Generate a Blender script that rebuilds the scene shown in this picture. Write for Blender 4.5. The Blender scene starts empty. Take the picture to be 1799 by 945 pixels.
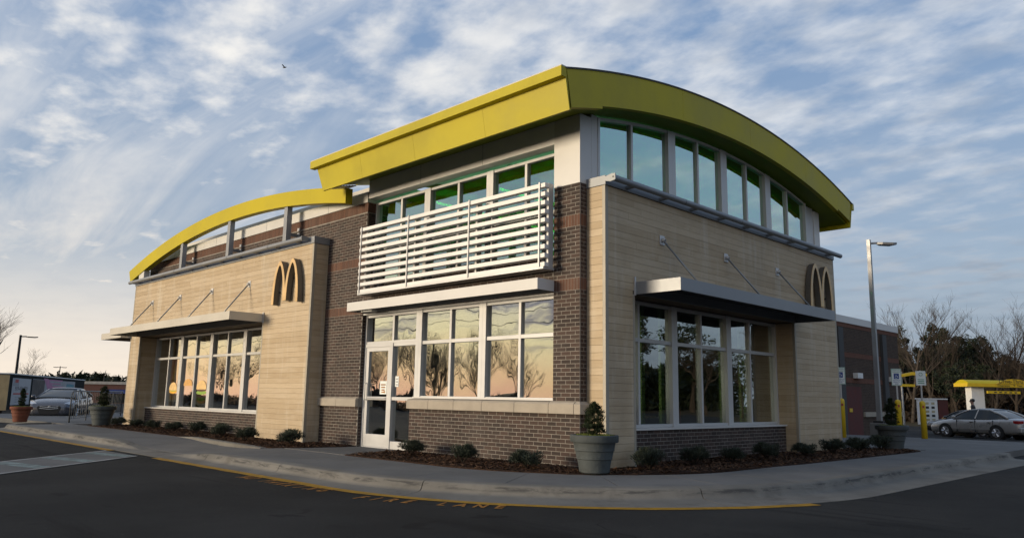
import bpy, math, random
from mathutils import Vector, Matrix
random.seed(11)
scene = bpy.context.scene
col = scene.collection
rad = math.radians

# ------------------------------------------------------------------ camera
cam_d = bpy.data.cameras.new('camera')
cam = bpy.data.objects.new('camera', cam_d); col.objects.link(cam)
yaw, pitch, roll = -0.78562298, 0.16695761, 0.01669009
f_ = Vector((math.sin(yaw)*math.cos(pitch), math.cos(yaw)*math.cos(pitch), math.sin(pitch)))
r_ = Vector((math.cos(yaw), -math.sin(yaw), 0)); u_ = r_.cross(f_)
r2 = r_*math.cos(roll)+u_*math.sin(roll); u2 = -r_*math.sin(roll)+u_*math.cos(roll)
CAM = Vector((8.057, -9.649, 1.084))
m4 = Matrix(((r2.x, u2.x, -f_.x, CAM.x), (r2.y, u2.y, -f_.y, CAM.y), (r2.z, u2.z, -f_.z, CAM.z), (0, 0, 0, 1)))
cam.matrix_world = m4
cam_d.sensor_fit = 'HORIZONTAL'; cam_d.sensor_width = 36; cam_d.lens = 1344.54*36/1799
cam_d.clip_start = 0.1; cam_d.clip_end = 3000
scene.camera = cam

# ------------------------------------------------------------------ sky, sun, exposure
SUN_EL = rad(5.0)
SUN_H = Vector((-0.41, -0.912, 0)).normalized()
SUN = Vector((SUN_H.x*math.cos(SUN_EL), SUN_H.y*math.cos(SUN_EL), math.sin(SUN_EL)))
w = bpy.data.worlds.new('World'); scene.world = w; w.use_nodes = True
nt = w.node_tree; nt.nodes.clear()
def N(t, **k):
    n = nt.nodes.new(t)
    for a, b in k.items(): setattr(n, a, b)
    return n
def L(a, b): nt.links.new(a, b)
def M_(op, a, b=None, c=None, clamp=False):
    n = N('ShaderNodeMath', operation=op, use_clamp=clamp)
    for i, v in enumerate((a, b, c)):
        if v is None: continue
        if isinstance(v, (int, float)): n.inputs[i].default_value = v
        else: L(v, n.inputs[i])
    return n.outputs[0]
def MR(v, a, b, c=0.0, d=1.0, smooth=True):
    n = N('ShaderNodeMapRange'); n.interpolation_type = 'SMOOTHSTEP' if smooth else 'LINEAR'
    L(v, n.inputs[0])
    for i, q in enumerate((a, b, c, d)): n.inputs[i+1].default_value = q
    return n.outputs[0]
def MIX(f, a, b):
    n = N('ShaderNodeMix', data_type='RGBA')
    if isinstance(f, (int, float)): n.inputs[0].default_value = f
    else: L(f, n.inputs[0])
    for i, v in ((6, a), (7, b)):
        if isinstance(v, tuple): n.inputs[i].default_value = (*v, 1)
        else: L(v, n.inputs[i])
    return n.outputs[2]
tc = N('ShaderNodeTexCoord')
sky = N('ShaderNodeTexSky', sky_type='NISHITA', sun_disc=False)
sky.sun_elevation = SUN_EL; sky.sun_rotation = math.atan2(SUN_H.x, SUN_H.y)
sky.air_density = 1.0; sky.dust_density = .5; sky.ozone_density = 3.2
sep = N('ShaderNodeSeparateXYZ'); L(tc.outputs['Generated'], sep.inputs[0])
dx, dy, dz = sep.outputs
zz_ = M_('ADD', M_('MAXIMUM', dz, 0.0), 0.13)
cmb = N('ShaderNodeCombineXYZ'); L(M_('DIVIDE', dx, zz_), cmb.inputs[0]); L(M_('DIVIDE', dy, zz_), cmb.inputs[1])
P = cmb.outputs[0]
def mapping(v, sc=(1, 1, 1), rz=0, loc=(0, 0, 0)):
    n = N('ShaderNodeMapping'); L(v, n.inputs[0]); n.inputs['Scale'].default_value = sc
    n.inputs['Rotation'].default_value = (0, 0, rz); n.inputs['Location'].default_value = loc
    return n.outputs[0]
def noise(v, sc, det=6, rough=.55, dist=0.0):
    n = N('ShaderNodeTexNoise'); L(v, n.inputs['Vector']); n.inputs['Scale'].default_value = sc
    n.inputs['Detail'].default_value = det; n.inputs['Roughness'].default_value = rough; n.inputs['Distortion'].default_value = dist
    return n.outputs['Fac']
sdot = M_('ADD', M_('MULTIPLY', dx, SUN_H.x), M_('MULTIPLY', dy, SUN_H.y))
sunw = MR(sdot, -.9, .15)
lowf = MR(dz, .02, .34, 1.0, 0.0)
puff = noise(mapping(P, (1, 1.25, 1), rad(20), (3.1, 1.7, 0)), 4.9, 8, .54, .0)
big = noise(mapping(P, (1, 1, 1), 0, (7.3, 2.2, 4)), .55, 3, .5)
puffm = MR(M_('ADD', puff, M_('MULTIPLY', M_('SUBTRACT', big, .50), .85)), .36, .80)
strk = noise(mapping(P, (.42, 2.1, 1), rad(-38), (1.2, 5, 2)), 1.5, 8, .6, .5)
strm = M_('MULTIPLY', MR(strk, .28, .78), MR(sdot, -.60, -.10, .15, 1))
mask = M_('MAXIMUM', M_('MAXIMUM', M_('MULTIPLY', puffm, .90), M_('MULTIPLY', strm, .66)), .10, clamp=True)
mask = M_('MAXIMUM', mask, M_('MULTIPLY', MR(dz, .0, .26, 1, 0), .85))
shade = MR(noise(mapping(P, (1, 1.3, 1), rad(20), (3.2, 1.8, 0)), 5.0, 5, .5), .36, .74)
ccool = MIX(shade, (.66, .70, .76), (.38, .44, .53))
cwarm = MIX(shade, (1.0, .96, .89), (.74, .75, .77))
side = MIX(sunw, ccool, cwarm)
side = MIX(M_('MULTIPLY', lowf, MR(sdot, .15, -.45, 0, .80)), side, (.20, .245, .31))
side = MIX(M_('MULTIPLY', MR(dz, .0, .36, .9, 0), MR(sdot, -.5, .1)), side, (1.06, .89, .70))
rp = N('ShaderNodeValToRGB'); L(MR(dz, 0, .30, 0, 1, False), rp.inputs[0])
for e, (p_, c_) in zip((rp.color_ramp.elements[0], rp.color_ramp.elements[1]), ((0, (1.10, .62, .40)), (1, (.60, .56, .56)))): e.position = p_; e.color = (*c_, 1)
for p_, c_ in ((.10, (1.15, .76, .42)), (.28, (1.18, 1.0, .58)), (.45, (1.05, .92, .66)), (.62, (.52, .49, .52))):
    e = rp.color_ramp.elements.new(p_); e.color = (*c_, 1)
sunset = MIX(M_('MULTIPLY', MR(noise(mapping(P, (1, 2.6, 1), rad(55), (2, 3, 1)), 1.3, 7, .6, .4), .45, .62), MR(dz, .03, .12)), rp.outputs[0], (.30, .27, .31))
cc = MIX(MR(sdot, .35, .72), side, sunset)
mask = M_('MAXIMUM', mask, M_('MULTIPLY', MR(sdot, .35, .72), MR(dz, .05, .38, 1.0, .2)))
clear = MIX(MR(dz, .08, .55), (.40, .49, .61), (.185, .325, .57))
cc = MIX(mask, clear, cc); mask = M_('ADD', M_('MULTIPLY', mask, .25), .75)
bg1 = N('ShaderNodeBackground'); L(sky.outputs[0], bg1.inputs[0]); bg1.inputs[1].default_value = 0.15
bg2 = N('ShaderNodeBackground'); L(cc, bg2.inputs[0]); bg2.inputs[1].default_value = 1.05
mx = N('ShaderNodeMixShader'); L(mask, mx.inputs[0]); L(bg1.outputs[0], mx.inputs[1]); L(bg2.outputs[0], mx.inputs[2])
wo = N('ShaderNodeOutputWorld'); L(mx.outputs[0], wo.inputs[0])

sl = bpy.data.lights.new('sun', 'SUN'); sl.energy = 4.8; sl.angle = rad(19); sl.color = (1.0, .83, .60)
so = bpy.data.objects.new('sun', sl); col.objects.link(so)
so.rotation_euler = (-SUN).to_track_quat('-Z', 'Y').to_euler()

scene.view_settings.view_transform = 'Standard'; scene.view_settings.look = 'None'
scene.view_settings.gamma = 1; scene.view_settings.exposure = 0.0
scene.view_settings.use_curve_mapping = False
scene.render.engine = 'CYCLES'
scene.cycles.max_bounces = 6; scene.cycles.diffuse_bounces = 3; scene.cycles.transparent_max_bounces = 10
scene.cycles.caustics_reflective = False; scene.cycles.caustics_refractive = False

# ------------------------------------------------------------------ materials
MATS = {}
def new_mat(name):
    m = bpy.data.materials.new(name); m.use_nodes = True
    global nt
    nt = m.node_tree; nt.nodes.clear()
    MATS[name] = m
    return m
def out(sh):
    o = N('ShaderNodeOutputMaterial'); L(sh, o.inputs[0])
def princ(colr, rough=.6, metal=0.0, bump=None, spec=.5, coat=0):
    b = N('ShaderNodeBsdfPrincipled')
    if isinstance(colr, tuple): b.inputs['Base Color'].default_value = (*colr, 1)
    else: L(colr, b.inputs['Base Color'])
    if isinstance(rough, (int, float)): b.inputs['Roughness'].default_value = rough
    else: L(rough, b.inputs['Roughness'])
    b.inputs['Metallic'].default_value = metal
    b.inputs['Specular IOR Level'].default_value = spec
    if coat: b.inputs['Coat Weight'].default_value = coat; b.inputs['Coat Roughness'].default_value = .06
    if bump is not None: L(bump, b.inputs['Normal'])
    return b.outputs[0]
def bumpn(h, strength=.3, dist=.01):
    n = N('ShaderNodeBump'); L(h, n.inputs['Height']); n.inputs['Strength'].default_value = strength; n.inputs['Distance'].default_value = dist
    return n.outputs[0]
def pos(): return N('ShaderNodeNewGeometry').outputs['Position']
def attr(nm): 
    a = N('ShaderNodeAttribute'); a.attribute_name = nm; return a.outputs['Fac']
def plain(name, c, rough=.6, metal=0.0, var=.18, sc=3.0, bump=.0, bsc=60, spec=.5, coat=0, fine=0):
    m = new_mat(name); p = pos()
    n = noise(p, sc, 5, .6)
    a = tuple(x*(1-var) for x in c); b = tuple(min(1, x*(1+var)) for x in c)
    cl = MIX(MR(n, .3, .7), a, b)
    if fine: cl = MIX(MR(noise(p, fine, 2, .6), .35, .65, 0, .35), cl, tuple(x*.55 for x in c))
    rr = MR(n, .3, .7, max(.03, rough-.07), min(1, rough+.07))
    out(princ(cl, rr, metal, bumpn(noise(p, bsc, 3), bump, .01) if bump else None, spec, coat))
    return m
# brick: per-brick tint stored on the mesh
def brickmat(name, ramp):
    m = new_mat(name); p = pos(); t = attr('tint')
    c = MIX(t, ramp[0], ramp[1])
    c = MIX(MR(noise(p, 90, 3, .7), .4, .75, 0, .5), c, ramp[2])
    c = MIX(MR(noise(p, 1.1, 4), .45, .75, 0, .3), c, (.12, .10, .09))
    out(princ(c, .85, 0, bumpn(noise(p, 160, 4, .7), .5, .004), .25))
brickmat('brick', ((.045, .034, .030), (.078, .052, .043), (.030, .026, .026)))
brickmat('brick_red', ((.105, .056, .040), (.14, .072, .049), (.08, .046, .036)))
plain('mortar', (.255, .235, .21), .95, var=.2, sc=6, bump=.4, bsc=220, spec=.1)
def woodmat():
    m = new_mat('timber'); p = pos(); t = attr('tint')
    oi = N('ShaderNodeObjectInfo')
    cb = N('ShaderNodeCombineXYZ'); L(M_('MULTIPLY', oi.outputs['Random'], 37.0), cb.inputs[0]); L(M_('MULTIPLY', oi.outputs['Random'], 11.0), cb.inputs[2])
    va = N('ShaderNodeVectorMath', operation='ADD'); L(mapping(p, (1.6, 1.6, 26)), va.inputs[0]); L(cb.outputs[0], va.inputs[1])
    g = noise(va.outputs[0], 1.4, 8, .62, 1.2)
    vb = N('ShaderNodeVectorMath', operation='ADD'); L(mapping(p, (1.1, 1.1, 5)), vb.inputs[0]); L(cb.outputs[0], vb.inputs[1])
    g2 = noise(vb.outputs[0], 1.0, 3, .5)
    c = MIX(oi.outputs['Random'], (.41, .315, .200), (.505, .402, .272))
    c = MIX(MR(g, .42, .70, 0, .40), c, (.31, .225, .135))
    c = MIX(MR(g2, .45, .72, 0, .5), c, (.52, .43, .31))
    c = MIX(MR(noise(mapping(p, (2.6, 2.6, .30)), 1.0, 6, .65), .50, .70, 0, .55), c, (.56, .50, .40))
    c = MIX(MR(noise(mapping(p, (1.2, 1.2, .5), 0, (7, 3, 1)), 1.0, 5, .6), .52, .74, 0, .45), c, (.31, .25, .175))
    spz = N('ShaderNodeSeparateXYZ'); L(p, spz.inputs[0]); c = MIX(M_('MULTIPLY', MR(spz.outputs[2], .02, .40, .5, 0), MR(noise(p, 5, 5, .7), .3, .65)), c, (.22, .165, .11))
    v = N('ShaderNodeTexVoronoi', feature='DISTANCE_TO_EDGE')
    out(princ(c, .62, 0, bumpn(g, .25, .003), .3))
    nt.nodes.remove(v)
woodmat()
plain('wood_back', (.17, .125, .08), .9)
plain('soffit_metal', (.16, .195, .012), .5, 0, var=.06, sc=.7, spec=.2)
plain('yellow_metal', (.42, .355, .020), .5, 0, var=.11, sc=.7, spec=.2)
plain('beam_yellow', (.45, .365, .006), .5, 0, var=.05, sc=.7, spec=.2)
plain('white_metal', (.58, .57, .55), .38, 0, var=.04, sc=.8, spec=.4)
plain('alu', (.50, .50, .50), .42, .3, var=.05, sc=1.5)
plain('cream_metal', (.50, .47, .41), .38, .1, var=.05, sc=.7)
plain('grey_metal', (.22, .235, .25), .38, .35, var=.08, sc=2)
plain('canopy_metal', (.24, .25, .262), .45, .2, var=.05, sc=1.2)
plain('trim_beige', (.33, .295, .235), .5, 0, var=.05)
plain('dark_metal', (.03, .03, .032), .45, .3, var=.1)
plain('slat_white', (.72, .71, .69), .4, 0, var=.03, sc=.8)
plain('frame_alu', (.52, .52, .515), .4, .1, var=.04, sc=2)
plain('stone_sill', (.36, .32, .265), .8, var=.08, sc=3, bump=.25, bsc=120, spec=.2)
plain('roof_dark', (.05, .05, .05), .7)
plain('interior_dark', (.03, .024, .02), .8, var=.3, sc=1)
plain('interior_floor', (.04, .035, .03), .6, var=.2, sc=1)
plain('interior_white', (.80, .82, .80), .8, var=.03)
plain('interior_green', (.25, .42, .10), .6, var=.1)
plain('sign_gold', (.60, .40, .18), .4, 0, var=.12, sc=2.5)
plain('sign_dark', (.10, .092, .082), .4, .2, var=.1)
def glass(name, tint, fac, wob=.15, gl=(.95, .97, .96)):
    m = new_mat(name); p = pos()
    tr = N('ShaderNodeBsdfTransparent'); tr.inputs[0].default_value = (*tint, 1)
    g = N('ShaderNodeBsdfGlossy'); g.inputs[0].default_value = (*gl, 1); g.inputs['Roughness'].default_value = .008
    b = bumpn(noise(p, 1.1, 2, .5), wob, .02)
    oi = N('ShaderNodeObjectInfo'); cbn = N('ShaderNodeCombineXYZ')     # every pane sits at a slightly different tilt
    for ax_, k_ in ((0, 1.0), (1, 7.31), (2, 3.77)): L(M_('MULTIPLY', M_('SUBTRACT', M_('FRACT', M_('MULTIPLY', oi.outputs['Random'], k_*5.3)), .5), .014), cbn.inputs[ax_])
    va = N('ShaderNodeVectorMath', operation='ADD'); L(b, va.inputs[0]); L(cbn.outputs[0], va.inputs[1]); vn = N('ShaderNodeVectorMath', operation='NORMALIZE'); L(va.outputs[0], vn.inputs[0]); L(vn.outputs[0], g.inputs['Normal'])
    lw = N('ShaderNodeLayerWeight'); lw.inputs[0].default_value = .35
    f = MR(lw.outputs['Facing'], 0, 1, fac, .95, False)
    x = N('ShaderNodeMixShader'); L(f, x.inputs[0]); L(tr.outputs[0], x.inputs[1]); L(g.outputs[0], x.inputs[2])
    out(x.outputs[0])
glass('glass', (.88, .90, .88), .30, .22)
glass('glass_green', (.012, .66, .14), .41, .10, (.84, .93, .93))
glass('glass_shop', (.60, .66, .64), .05, .10)
glass('car_glass', (.10, .12, .12), .30, .02)
m_ = new_mat('tube_glow'); e_ = N('ShaderNodeEmission'); e_.inputs[0].default_value = (.30, 1, .45, 1); e_.inputs[1].default_value = 3.3; out(e_.outputs[0])
def asphalt():
    m = new_mat('asphalt'); p = pos()
    n1 = noise(p, .35, 5, .6); n2 = noise(p, 240, 2, .7); n3 = noise(mapping(p, (.25, 1.5, 1), rad(40)), .8, 4)
    c = MIX(MR(n1, .3, .7), (.020, .020, .0195), (.042, .0412, .0395))
    c = MIX(MR(n2, .5, .78, 0, .8), c, (.065, .063, .06))
    c = MIX(MR(noise(p, 34, 2, .5), .70, .76, 0, .8), c, (.12, .115, .105))
    c = MIX(MR(noise(mapping(p, (.12, 2.4, 1), rad(-8), (4, 2, 0)), 1.2, 5, .6), .60, .72, 0, .55), c, (.010, .010, .010))
    c = MIX(MR(noise(p, 2.2, 3, .5, .6), .66, .74, 0, .5), c, (.010, .0095, .009))
    c = MIX(MR(n3, .58, .72, 0, .5), c, (.010, .010, .010))
    vo = N('ShaderNodeTexVoronoi', feature='DISTANCE_TO_EDGE'); L(mapping(p, (1, 1, 0)), vo.inputs['Vector']); vo.inputs['Scale'].default_value = .16
    wv = N('ShaderNodeVectorMath', operation='ADD'); L(mapping(p, (1, 1, 0)), wv.inputs[0]); nn_ = N('ShaderNodeTexNoise'); L(p, nn_.inputs['Vector']); nn_.inputs['Scale'].default_value = 1.2; L(nn_.outputs['Color'], wv.inputs[1]); L(wv.outputs[0], vo.inputs['Vector'])
    c = MIX(M_('MULTIPLY', MR(vo.outputs['Distance'], 0, .0018, .8, 0), MR(n1, .48, .56)), c, (.006, .006, .006))
    # beyond the lots the sheet turns to winter grass and leaf litter
    sp = N('ShaderNodeSeparateXYZ'); L(p, sp.inputs[0])
    far = M_('MAXIMUM', MR(M_('ADD', sp.outputs[1], M_('MULTIPLY', n1, 6)), 64, 66), MR(M_('MULTIPLY', sp.outputs[0], -1.0), 130, 136))
    c = MIX(far, c, MIX(noise(p, 2, 5), (.05, .045, .022), (.085, .06, .035)))
    out(princ(c, MR(n1, .3, .7, .85, .95), 0, bumpn(n2, .8, .008), .08))
asphalt()
def concrete(name, a, b, stain):
    m = new_mat(name); p = pos()
    n1 = noise(p, .7, 6, .62); n2 = noise(p, 150, 3, .7); n3 = noise(p, 4, 4, .6)
    c = MIX(MR(n1, .3, .7), a, b); c = MIX(MR(n2, .5, .8, 0, .35), c, tuple(x*.55 for x in a))
    c = MIX(MR(n3, .56, .78, 0, stain), c, tuple(x*.6 for x in a))
    out(princ(c, .92, 0, bumpn(n2, .35, .004), .08))
concrete('concrete', (.138, .136, .131), (.182, .178, .171), .35)
concrete('pad_concrete', (.125, .125, .122), (.165, .162, .158), .3)
def kerbmat():
    m = new_mat('kerb_concrete'); p = pos()
    n1 = noise(p, .8, 6, .62); n2 = noise(p, 150, 3, .7); n3 = noise(mapping(p, (1, 1, 7)), 2.2, 7, .7, .6)
    sp = N('ShaderNodeSeparateXYZ'); L(p, sp.inputs[0])
    face = M_('MULTIPLY', MR(sp.outputs[2], -.10, -.055), MR(sp.outputs[2], -.035, -.012, 1, 0))
    c = MIX(MR(n1, .3, .7), (.150, .142, .127), (.212, .200, .177)); c = MIX(MR(n2, .5, .8, 0, .4), c, (.10, .095, .088))
    c = MIX(MR(noise(p, 1.7, 5, .65), .50, .72, 0, .55), c, (.10, .092, .08))
    # tyre scuffs
    c = MIX(M_('MULTIPLY', face, MR(n3, .46, .62, 0, .75)), c, (.05, .05, .05))
    out(princ(c, .92, 0, bumpn(n2, .4, .005), .08))
kerbmat()
plain('paint_yellow', (.36, .195, .018), .75, var=.25, sc=9, fine=70, spec=.2)
plain('paint_orange', (.32, .14, .025), .8, var=.3, sc=9, fine=60, spec=.2)
plain('paint_white', (.30, .30, .29), .8, var=.3, sc=4, fine=50, spec=.2)
plain('paint_white_worn', (.17, .21, .205), .85, var=.5, sc=5, fine=35, spec=.2)
plain('mulch_soil', (.038, .022, .015), .95, var=.5, sc=25, bump=.9, bsc=60, spec=.1)
def chips():
    m = new_mat('mulch_chip'); t = attr('tint')
    c = MIX(t, (.034, .018, .012), (.125, .070, .040)); out(princ(c, .9, 0, None, .15))
chips()
def leafmat(name, a, b, rough=.6):
    m = new_mat(name); t = attr('tint'); c = MIX(t, a, b)
    bs = princ(c, rough, 0, None, .3)
    tl = N('ShaderNodeBsdfTranslucent'); L(c, tl.inputs[0])
    x = N('ShaderNodeMixShader'); x.inputs[0].default_value = .18; L(bs, x.inputs[1]); L(tl.outputs[0], x.inputs[2]); out(x.outputs[0])
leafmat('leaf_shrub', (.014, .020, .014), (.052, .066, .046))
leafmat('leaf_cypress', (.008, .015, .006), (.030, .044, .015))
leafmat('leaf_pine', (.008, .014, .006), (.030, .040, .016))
leafmat('leaf_moss', (.06, .09, .01), (.16, .19, .03))
leafmat('leaf_brush', (.020, .014, .010), (.048, .035, .024))  # brush and both barks are darkened to carry the wood's cloud shadow
plain('bark', (.040, .032, .026), .9, var=.3, sc=6, bump=.5, bsc=30, spec=.1)
plain('bark_pale', (.055, .046, .039), .9, var=.3, sc=4, bump=.4, bsc=30, spec=.1)
plain('pot_grey', (.060, .070, .072), .7, var=.15, sc=6, bump=.6, bsc=26, spec=.3)
plain('terracotta', (.18, .062, .036), .75, var=.15, sc=6, bump=.2, bsc=30, spec=.3)
plain('soil', (.03, .022, .016), .95, var=.4, sc=30)
plain('bollard_yellow', (.62, .42, .01), .45, var=.06, sc=3)
plain('red_plastic', (.35, .03, .02), .5)
plain('galv_dark', (.12, .12, .115), .5, .4, var=.1, sc=5)
plain('galv', (.34, .35, .36), .42, .6, var=.1, sc=5)
plain('lamp_grey', (.30, .30, .30), .45, .4, var=.06, sc=3)
plain('white_paint', (.72, .72, .70), .5, var=.05)
plain('sign_white', (.70, .74, .72), .45, var=.04)
plain('sign_blue', (.012, .045, .22), .45, var=.05)
plain('sign_green', (.03, .22, .12), .45, var=.05)
plain('black_plastic', (.012, .012, .012), .5, var=.1)
plain('rubber', (.018, .018, .018), .85, var=.1)
plain('rim_silver', (.42, .42, .43), .3, .8, var=.05)
plain('car_silver', (.36, .355, .34), .32, .35, var=.04, coat=.6)
plain('car_greyblue', (.088, .092, .108), .26, .45, var=.04, coat=.7)
plain('car_champagne', (.20, .19, .175), .3, .5, var=.04, coat=.5)
plain('car_dark', (.03, .032, .035), .25, .4, var=.05, coat=.7)
plain('tail_red', (.28, .012, .012), .25, var=.05, coat=.5)
plain('lamp_clear', (.55, .57, .60), .12, .3, var=.05, coat=.8)
plain('chrome', (.75, .75, .75), .12, 1.0, var=.03)
plain('trailer_dark', (.016, .020, .020), .85, 0, var=.15, sc=2, spec=.1)
plain('trailer_sunlit', (.42, .31, .16), .5, .1, var=.15, sc=2)  # tan carries the sunlight falling on the trailer's end face
plain('banner_white', (.42, .42, .43), .6, var=.05)
plain('print_dark', (.02, .02, .025), .6)
plain('print_red', (.42, .03, .03), .6)
plain('print_pink', (.45, .16, .30), .6)
plain('print_teal', (.04, .22, .28), .6)
plain('print_tan', (.40, .36, .24), .6)
plain('print_grey', (.30, .31, .33), .6)
plain('bun', (.62, .34, .10), .6, var=.2, sc=20)
plain('bun_pale', (.72, .48, .20), .6, var=.2, sc=20)
plain('patty', (.10, .04, .02), .7, var=.4, sc=40)
plain('lettuce', (.22, .36, .04), .6, var=.4, sc=40)
plain('cheese', (.75, .40, .03), .5, var=.1)
plain('fries', (.75, .45, .08), .6, var=.25, sc=30)
plain('poster_red', (.34, .05, .02), .6, var=.3, sc=8)
plain('skin', (.42, .25, .18), .55, var=.08, sc=12)
plain('hair_black', (.010, .009, .008), .5)
plain('cloth_black', (.014, .014, .016), .9, var=.3, sc=14)
plain('cloth_white', (.5, .5, .5), .9)
plain('store_brick', (.07, .028, .024), .9, var=.2)
plain('store_grey', (.22, .22, .22), .8)
plain('awning_blue', (.012, .03, .13), .6)
plain('beige_wall', (.40, .32, .20), .85, var=.1)
plain('maroon_wall', (.10, .03, .025), .85, var=.15)
plain('panel_grey', (.28, .28, .28), .6)
def wingbrick():
    m = new_mat('wing_brick'); p = pos()
    cb = N('ShaderNodeCombineXYZ'); sp = N('ShaderNodeSeparateXYZ'); L(p, sp.inputs[0])
    L(M_('ADD', sp.outputs[0], sp.outputs[1]), cb.inputs[0]); L(sp.outputs[2], cb.inputs[1])
    b = N('ShaderNodeTexBrick'); L(cb.outputs[0], b.inputs['Vector'])
    b.inputs['Color1'].default_value = (.085, .057, .042, 1); b.inputs['Color2'].default_value = (.060, .041, .032, 1); b.inputs['Mortar'].default_value = (.11, .095, .078, 1)
    b.inputs['Scale'].default_value = 1; b.inputs['Brick Width'].default_value = .203; b.inputs['Row Height'].default_value = .0677; b.inputs['Mortar Size'].default_value = .005
    out(princ(b.outputs[0], .9, 0, None, .2))
wingbrick()
def bandbrick():
    m = new_mat('wing_band'); p = pos()
    cb = N('ShaderNodeCombineXYZ'); sp = N('ShaderNodeSeparateXYZ'); L(p, sp.inputs[0])
    L(M_('ADD', sp.outputs[0], sp.outputs[1]), cb.inputs[1]); L(sp.outputs[2], cb.inputs[0])
    b = N('ShaderNodeTexBrick'); L(cb.outputs[0], b.inputs['Vector']); b.offset = 0
    b.inputs['Color1'].default_value = (.16, .075, .05, 1); b.inputs['Color2'].default_value = (.13, .06, .042, 1); b.inputs['Mortar'].default_value = (.16, .10, .08, 1)
    b.inputs['Scale'].default_value = 1; b.inputs['Brick Width'].default_value = .203; b.inputs['Row Height'].default_value = .0677; b.inputs['Mortar Size'].default_value = .004
    out(princ(b.outputs[0], .9, 0, None, .2))
bandbrick()

# ------------------------------------------------------------------ mesh helpers
class MB:
    def __init__(s): s.v = []; s.f = []; s.t = []
    def add(s, vs, fs, tint=0.5):
        o = len(s.v); s.v += [tuple(v) for v in vs]; s.f += [tuple(i+o for i in f) for f in fs]; s.t += [tint]*len(fs); return s
    def box(s, x0, x1, y0, y1, z0, z1, tint=.5):
        x0, x1 = min(x0, x1), max(x0, x1); y0, y1 = min(y0, y1), max(y0, y1); z0, z1 = min(z0, z1), max(z0, z1)
        return s.add([(x0, y0, z0), (x1, y0, z0), (x1, y1, z0), (x0, y1, z0), (x0, y0, z1), (x1, y0, z1), (x1, y1, z1), (x0, y1, z1)],
              [(0, 3, 2, 1), (4, 5, 6, 7), (0, 1, 5, 4), (1, 2, 6, 5), (2, 3, 7, 6), (3, 0, 4, 7)], tint)
    def tube(s, pts, rs, n=8, tint=.5, cap=True):
        pts = [Vector(p) for p in pts]
        if isinstance(rs, (int, float)): rs = [rs]*len(pts)
        o = len(s.v); k = len(pts)
        for i, p in enumerate(pts):
            d = (pts[min(i+1, k-1)]-pts[max(i-1, 0)]).normalized()
            a = d.cross(Vector((0, 0, 1)) if abs(d.z) < .95 else Vector((1, 0, 0))).normalized(); b = d.cross(a)
            for j in range(n):
                q = 2*math.pi*j/n; v = p+(a*math.cos(q)+b*math.sin(q))*rs[i]; s.v.append(tuple(v))
        for i in range(k-1):
            for j in range(n):
                s.f.append((o+i*n+j, o+i*n+(j+1) % n, o+(i+1)*n+(j+1) % n, o+(i+1)*n+j)); s.t.append(tint)
        if cap:
            s.f.append(tuple(o+j for j in range(n))[::-1]); s.f.append(tuple(o+(k-1)*n+j for j in range(n))); s.t += [tint]*2
        return s
    def lathe(s, prof, n=28, c=(0, 0, 0), tint=.5):
        o = len(s.v); k = len(prof)
        for r, z in prof:
            for j in range(n):
                q = 2*math.pi*j/n; s.v.append((c[0]+r*math.cos(q), c[1]+r*math.sin(q), c[2]+z))
        for i in range(k-1):
            for j in range(n):
                s.f.append((o+i*n+j, o+i*n+(j+1) % n, o+(i+1)*n+(j+1) % n, o+(i+1)*n+j)); s.t.append(tint)
        s.f.append(tuple(o+j for j in range(n))[::-1]); s.f.append(tuple(o+(k-1)*n+j for j in range(n))); s.t += [tint]*2
        return s
    def prism(s, poly, axis, a, b, tint=.5):
        """poly in the plane normal to axis (x: (y,z), y: (x,z), z: (x,y)), extruded a..b"""
        n = len(poly)
        def P3(p, t): return {'x': (t, p[0], p[1]), 'y': (p[0], t, p[1]), 'z': (p[0], p[1], t)}[axis]
        vs = [P3(p, a) for p in poly]+[P3(p, b) for p in poly]
        fs = [tuple(range(n))[::-1], tuple(range(n, 2*n))]+[(i, (i+1) % n, n+(i+1) % n, n+i) for i in range(n)]
        return s.add(vs, fs, tint)
    def strip(s, lo, hi, axis, a, b, tint=.5):
        """closed band between two polylines, extruded along axis"""
        k = len(lo)
        def P3(p, t): return {'x': (t, p[0], p[1]), 'y': (p[0], t, p[1]), 'z': (p[0], p[1], t)}[axis]
        vs = [P3(p, a) for p in lo]+[P3(p, a) for p in hi]+[P3(p, b) for p in lo]+[P3(p, b) for p in hi]
        fs = []
        for i in range(k-1):
            fs += [(i, i+1, k+i+1, k+i), (2*k+i, 3*k+i, 3*k+i+1, 2*k+i+1), (i, 2*k+i, 2*k+i+1, i+1), (k+i, k+i+1, 3*k+i+1, 3*k+i)]
        fs += [(0, k, 3*k, 2*k), (k-1, 3*k-1, 4*k-1, 2*k-1)]
        return s.add(vs, fs, tint)
    def mesh(s, name, mat, smooth=False, fix=True):
        me = bpy.data.meshes.new(name); me.from_pydata(s.v, [], s.f)
        at = me.attributes.new('tint', 'FLOAT', 'FACE'); at.data.foreach_set('value', s.t)
        me.materials.append(MATS[mat])
        if fix:
            import bmesh
            bm = bmesh.new(); bm.from_mesh(me); bmesh.ops.recalc_face_normals(bm, faces=bm.faces); bm.to_mesh(me); bm.free()
        if smooth: me.polygons.foreach_set('use_smooth', [True]*len(me.polygons))
        return me
    def build(s, name, mat, parent=None, smooth=False, fix=True, bevel=0, kind=None):
        ob = bpy.data.objects.new(name, s.mesh(name, mat, smooth, fix)); col.objects.link(ob)
        if parent: ob.parent = parent
        if bevel:
            b = ob.modifiers.new('bevel', 'BEVEL'); b.width = bevel; b.segments = 2; b.limit_method = 'ANGLE'
        if kind: ob['kind'] = kind
        return ob
def tag(o, label=None, cat=None, group=None, kind=None):
    for k, v in (('label', label), ('category', cat), ('group', group), ('kind', kind)):
        if v: o[k] = v
    return o
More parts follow.
